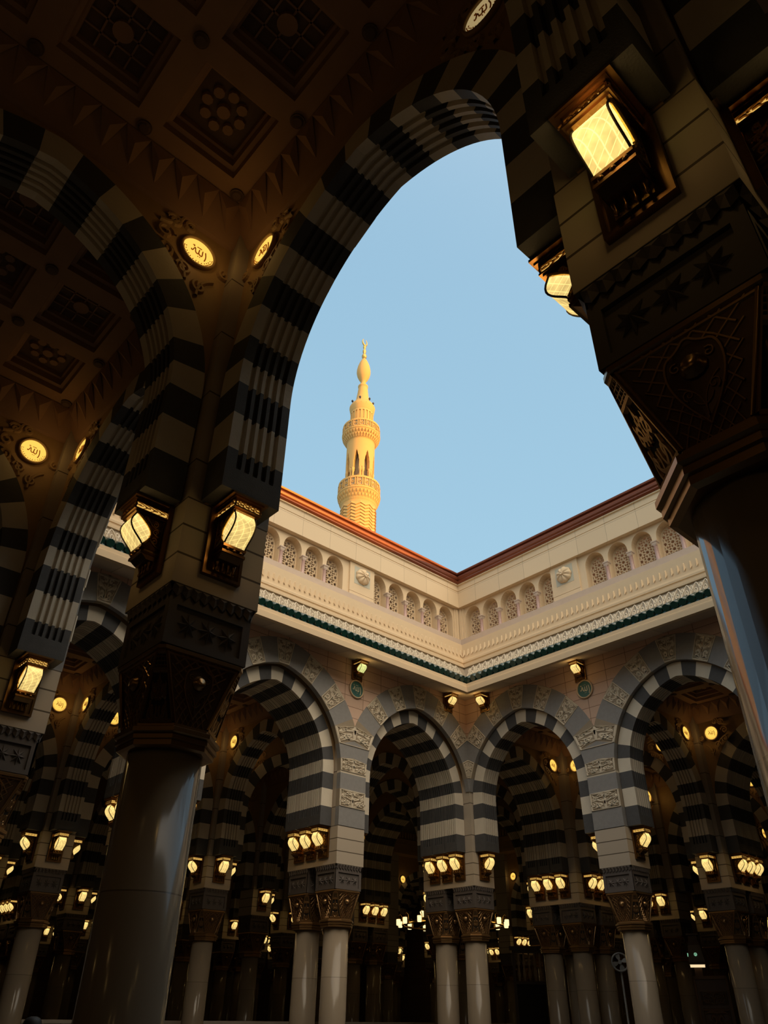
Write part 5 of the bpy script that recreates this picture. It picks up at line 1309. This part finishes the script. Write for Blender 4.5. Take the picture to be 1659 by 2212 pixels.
cx, cy = 36 * .885, 36 * .466
ck = empty('clock_post', (cx, cy, 0), R_(-62)); tag(ck, 'dark wooden post with two green lit clocks and a bright strip under them', 'clock')
b = MB(); b.rings([[(x * q, y * q, z) for x, y in ((-1, -1), (1, -1), (1, 1), (-1, 1))] for q, z in ((0.30, 3.34), (0.30, 3.42), (0.22, 4.0), (0.16, 4.2), (0.16, 4.32), (0.22, 4.34), (0.22, 4.40))]); b.build('case', ['wood'], ck)
b = MB(); b.box(-0.27, 0.27, -0.27, 0.27, 3.27, 3.34); b.build('light_strip', ['bar'], ck)
b = MB(); b.box(-0.14, 0.14, -0.14, 0.14, 0, 3.24); b.build('post', ['wood'], ck)
for q in (0, -1):
    rz = q * PI / 2; g = MB(); n = 20
    P = lambda r_, d, k: (r_ * math.cos(2 * PI * k / n), -d, 3.68 + r_ * math.sin(2 * PI * k / n))
    g.rings([[P(0.06, 0.265, k) for k in range(n)], [P(0.06, 0.305, k) for k in range(n)]]); d_ = g.build('clock_face', ['clockface'], ck, None, rz)
    g = MB(); g.box(-0.006, 0.006, -0.31, -0.306, 3.68, 3.725); g.box(-0.035, 0.0, -0.31, -0.306, 3.674, 3.686); g.build('hands', ['black'], d_)

gt = empty('wooden_gate', (31.2, 24.5, 0), R_(-52)); tag(gt, 'dark wooden gate with a row of pale turned balusters near its top', 'gate')
b = MB()
for q in ((-0.75, -0.62, 0, 4.1), (0.62, 0.75, 0, 4.1), (-0.62, 0.62, 3.98, 4.1), (-0.62, 0.62, 2.78, 2.9)): b.box(q[0], q[1], -0.08, 0.08, q[2], q[3])
b.box(-0.85, 0.85, -0.12, 0.12, 4.1, 4.25); b.build('frame', ['wood'], gt)
b = MB(); b.box(-0.62, 0.62, -0.03, 0.03, 0, 2.78)
for z in (0.2, 1.5): b.box(-0.5, -0.06, -0.05, -0.03, z, z + 1.1); b.box(0.06, 0.5, -0.05, -0.03, z, z + 1.1)
b.build('door_leaf', ['black'], gt)
for k in range(5):
    b = MB(); b.lathe([(0.05, 2.9), (0.05, 3.0), (0.09, 3.15), (0.06, 3.35), (0.035, 3.45), (0.075, 3.6), (0.04, 3.7), (0.04, 3.98)], 10, -0.48 + 0.24 * k, 0); b.build('baluster', ['balu'], gt)

fn_ = empty('standing_fan', (24.45, 15.52, 0), R_(-55)); tag(fn_, 'grey round fan on a tall pole beside the right pier column', 'fan')
b = MB(); b.lathe([(0.3, 0), (0.3, 0.04), (0.03, 0.08), (0.03, 2.95)], 14); b.build('pole', ['fan'], fn_)
b = MB(); b.tube([(0.25 * math.cos(2 * PI * k / 24), -0.1, 3.07 + 0.25 * math.sin(2 * PI * k / 24)) for k in range(24)], 0.03, 8, closed=True); b.tube([(0, 0.05, 3.07), (0, -0.12, 3.07)], 0.06, 10); b.build('shroud', ['fan'], fn_)
for k in range(4):
    a = k * PI / 2 + .3; b = MB(); b.rings([[(r_ * math.cos(a) - w_ * math.sin(a), -0.1 + w_ * .3, 3.07 + r_ * math.sin(a) + w_ * math.cos(a)) for w_ in (-wd, wd)] + [(r_ * math.cos(a) + wd * math.sin(a) * -1, -0.09 + wd * .3, 3.07 + r_ * math.sin(a) + wd * math.cos(a))] for r_, wd in ((0.05, 0.02), (0.14, 0.06), (0.23, 0.07))]); b.build('blade', ['fan'], fn_)

sc_ = empty('standing_screen', (29.2, 15.0, 0), R_(-66)); tag(sc_, 'tall dark carved screen board standing between the right hall columns', 'screen')
b = MB(); b.box(-0.5, 0.5, -0.05, 0.05, 0, 2.75); b.build('board', ['wood'], sc_)
b = MB()
for q in ((-0.56, -0.5, 0, 2.85), (0.5, 0.56, 0, 2.85), (-0.56, 0.56, 2.75, 2.85)): b.box(q[0], q[1], -0.09, 0.07, q[2], q[3])
b.build('frame', ['bronze'], sc_)
b = MB(); arabesque(b, lambda s, t, h: (-0.44 + 0.88 * s, -0.05 - h, 0.3 + 1.6 * t), 0.6, 0.03); arabesque(b, lambda s, t, h: (-0.44 + 0.88 * s, -0.05 - h, 2.0 + 0.4 * t), 2.2, 0.03); b.build('carving', ['bronze'], sc_)
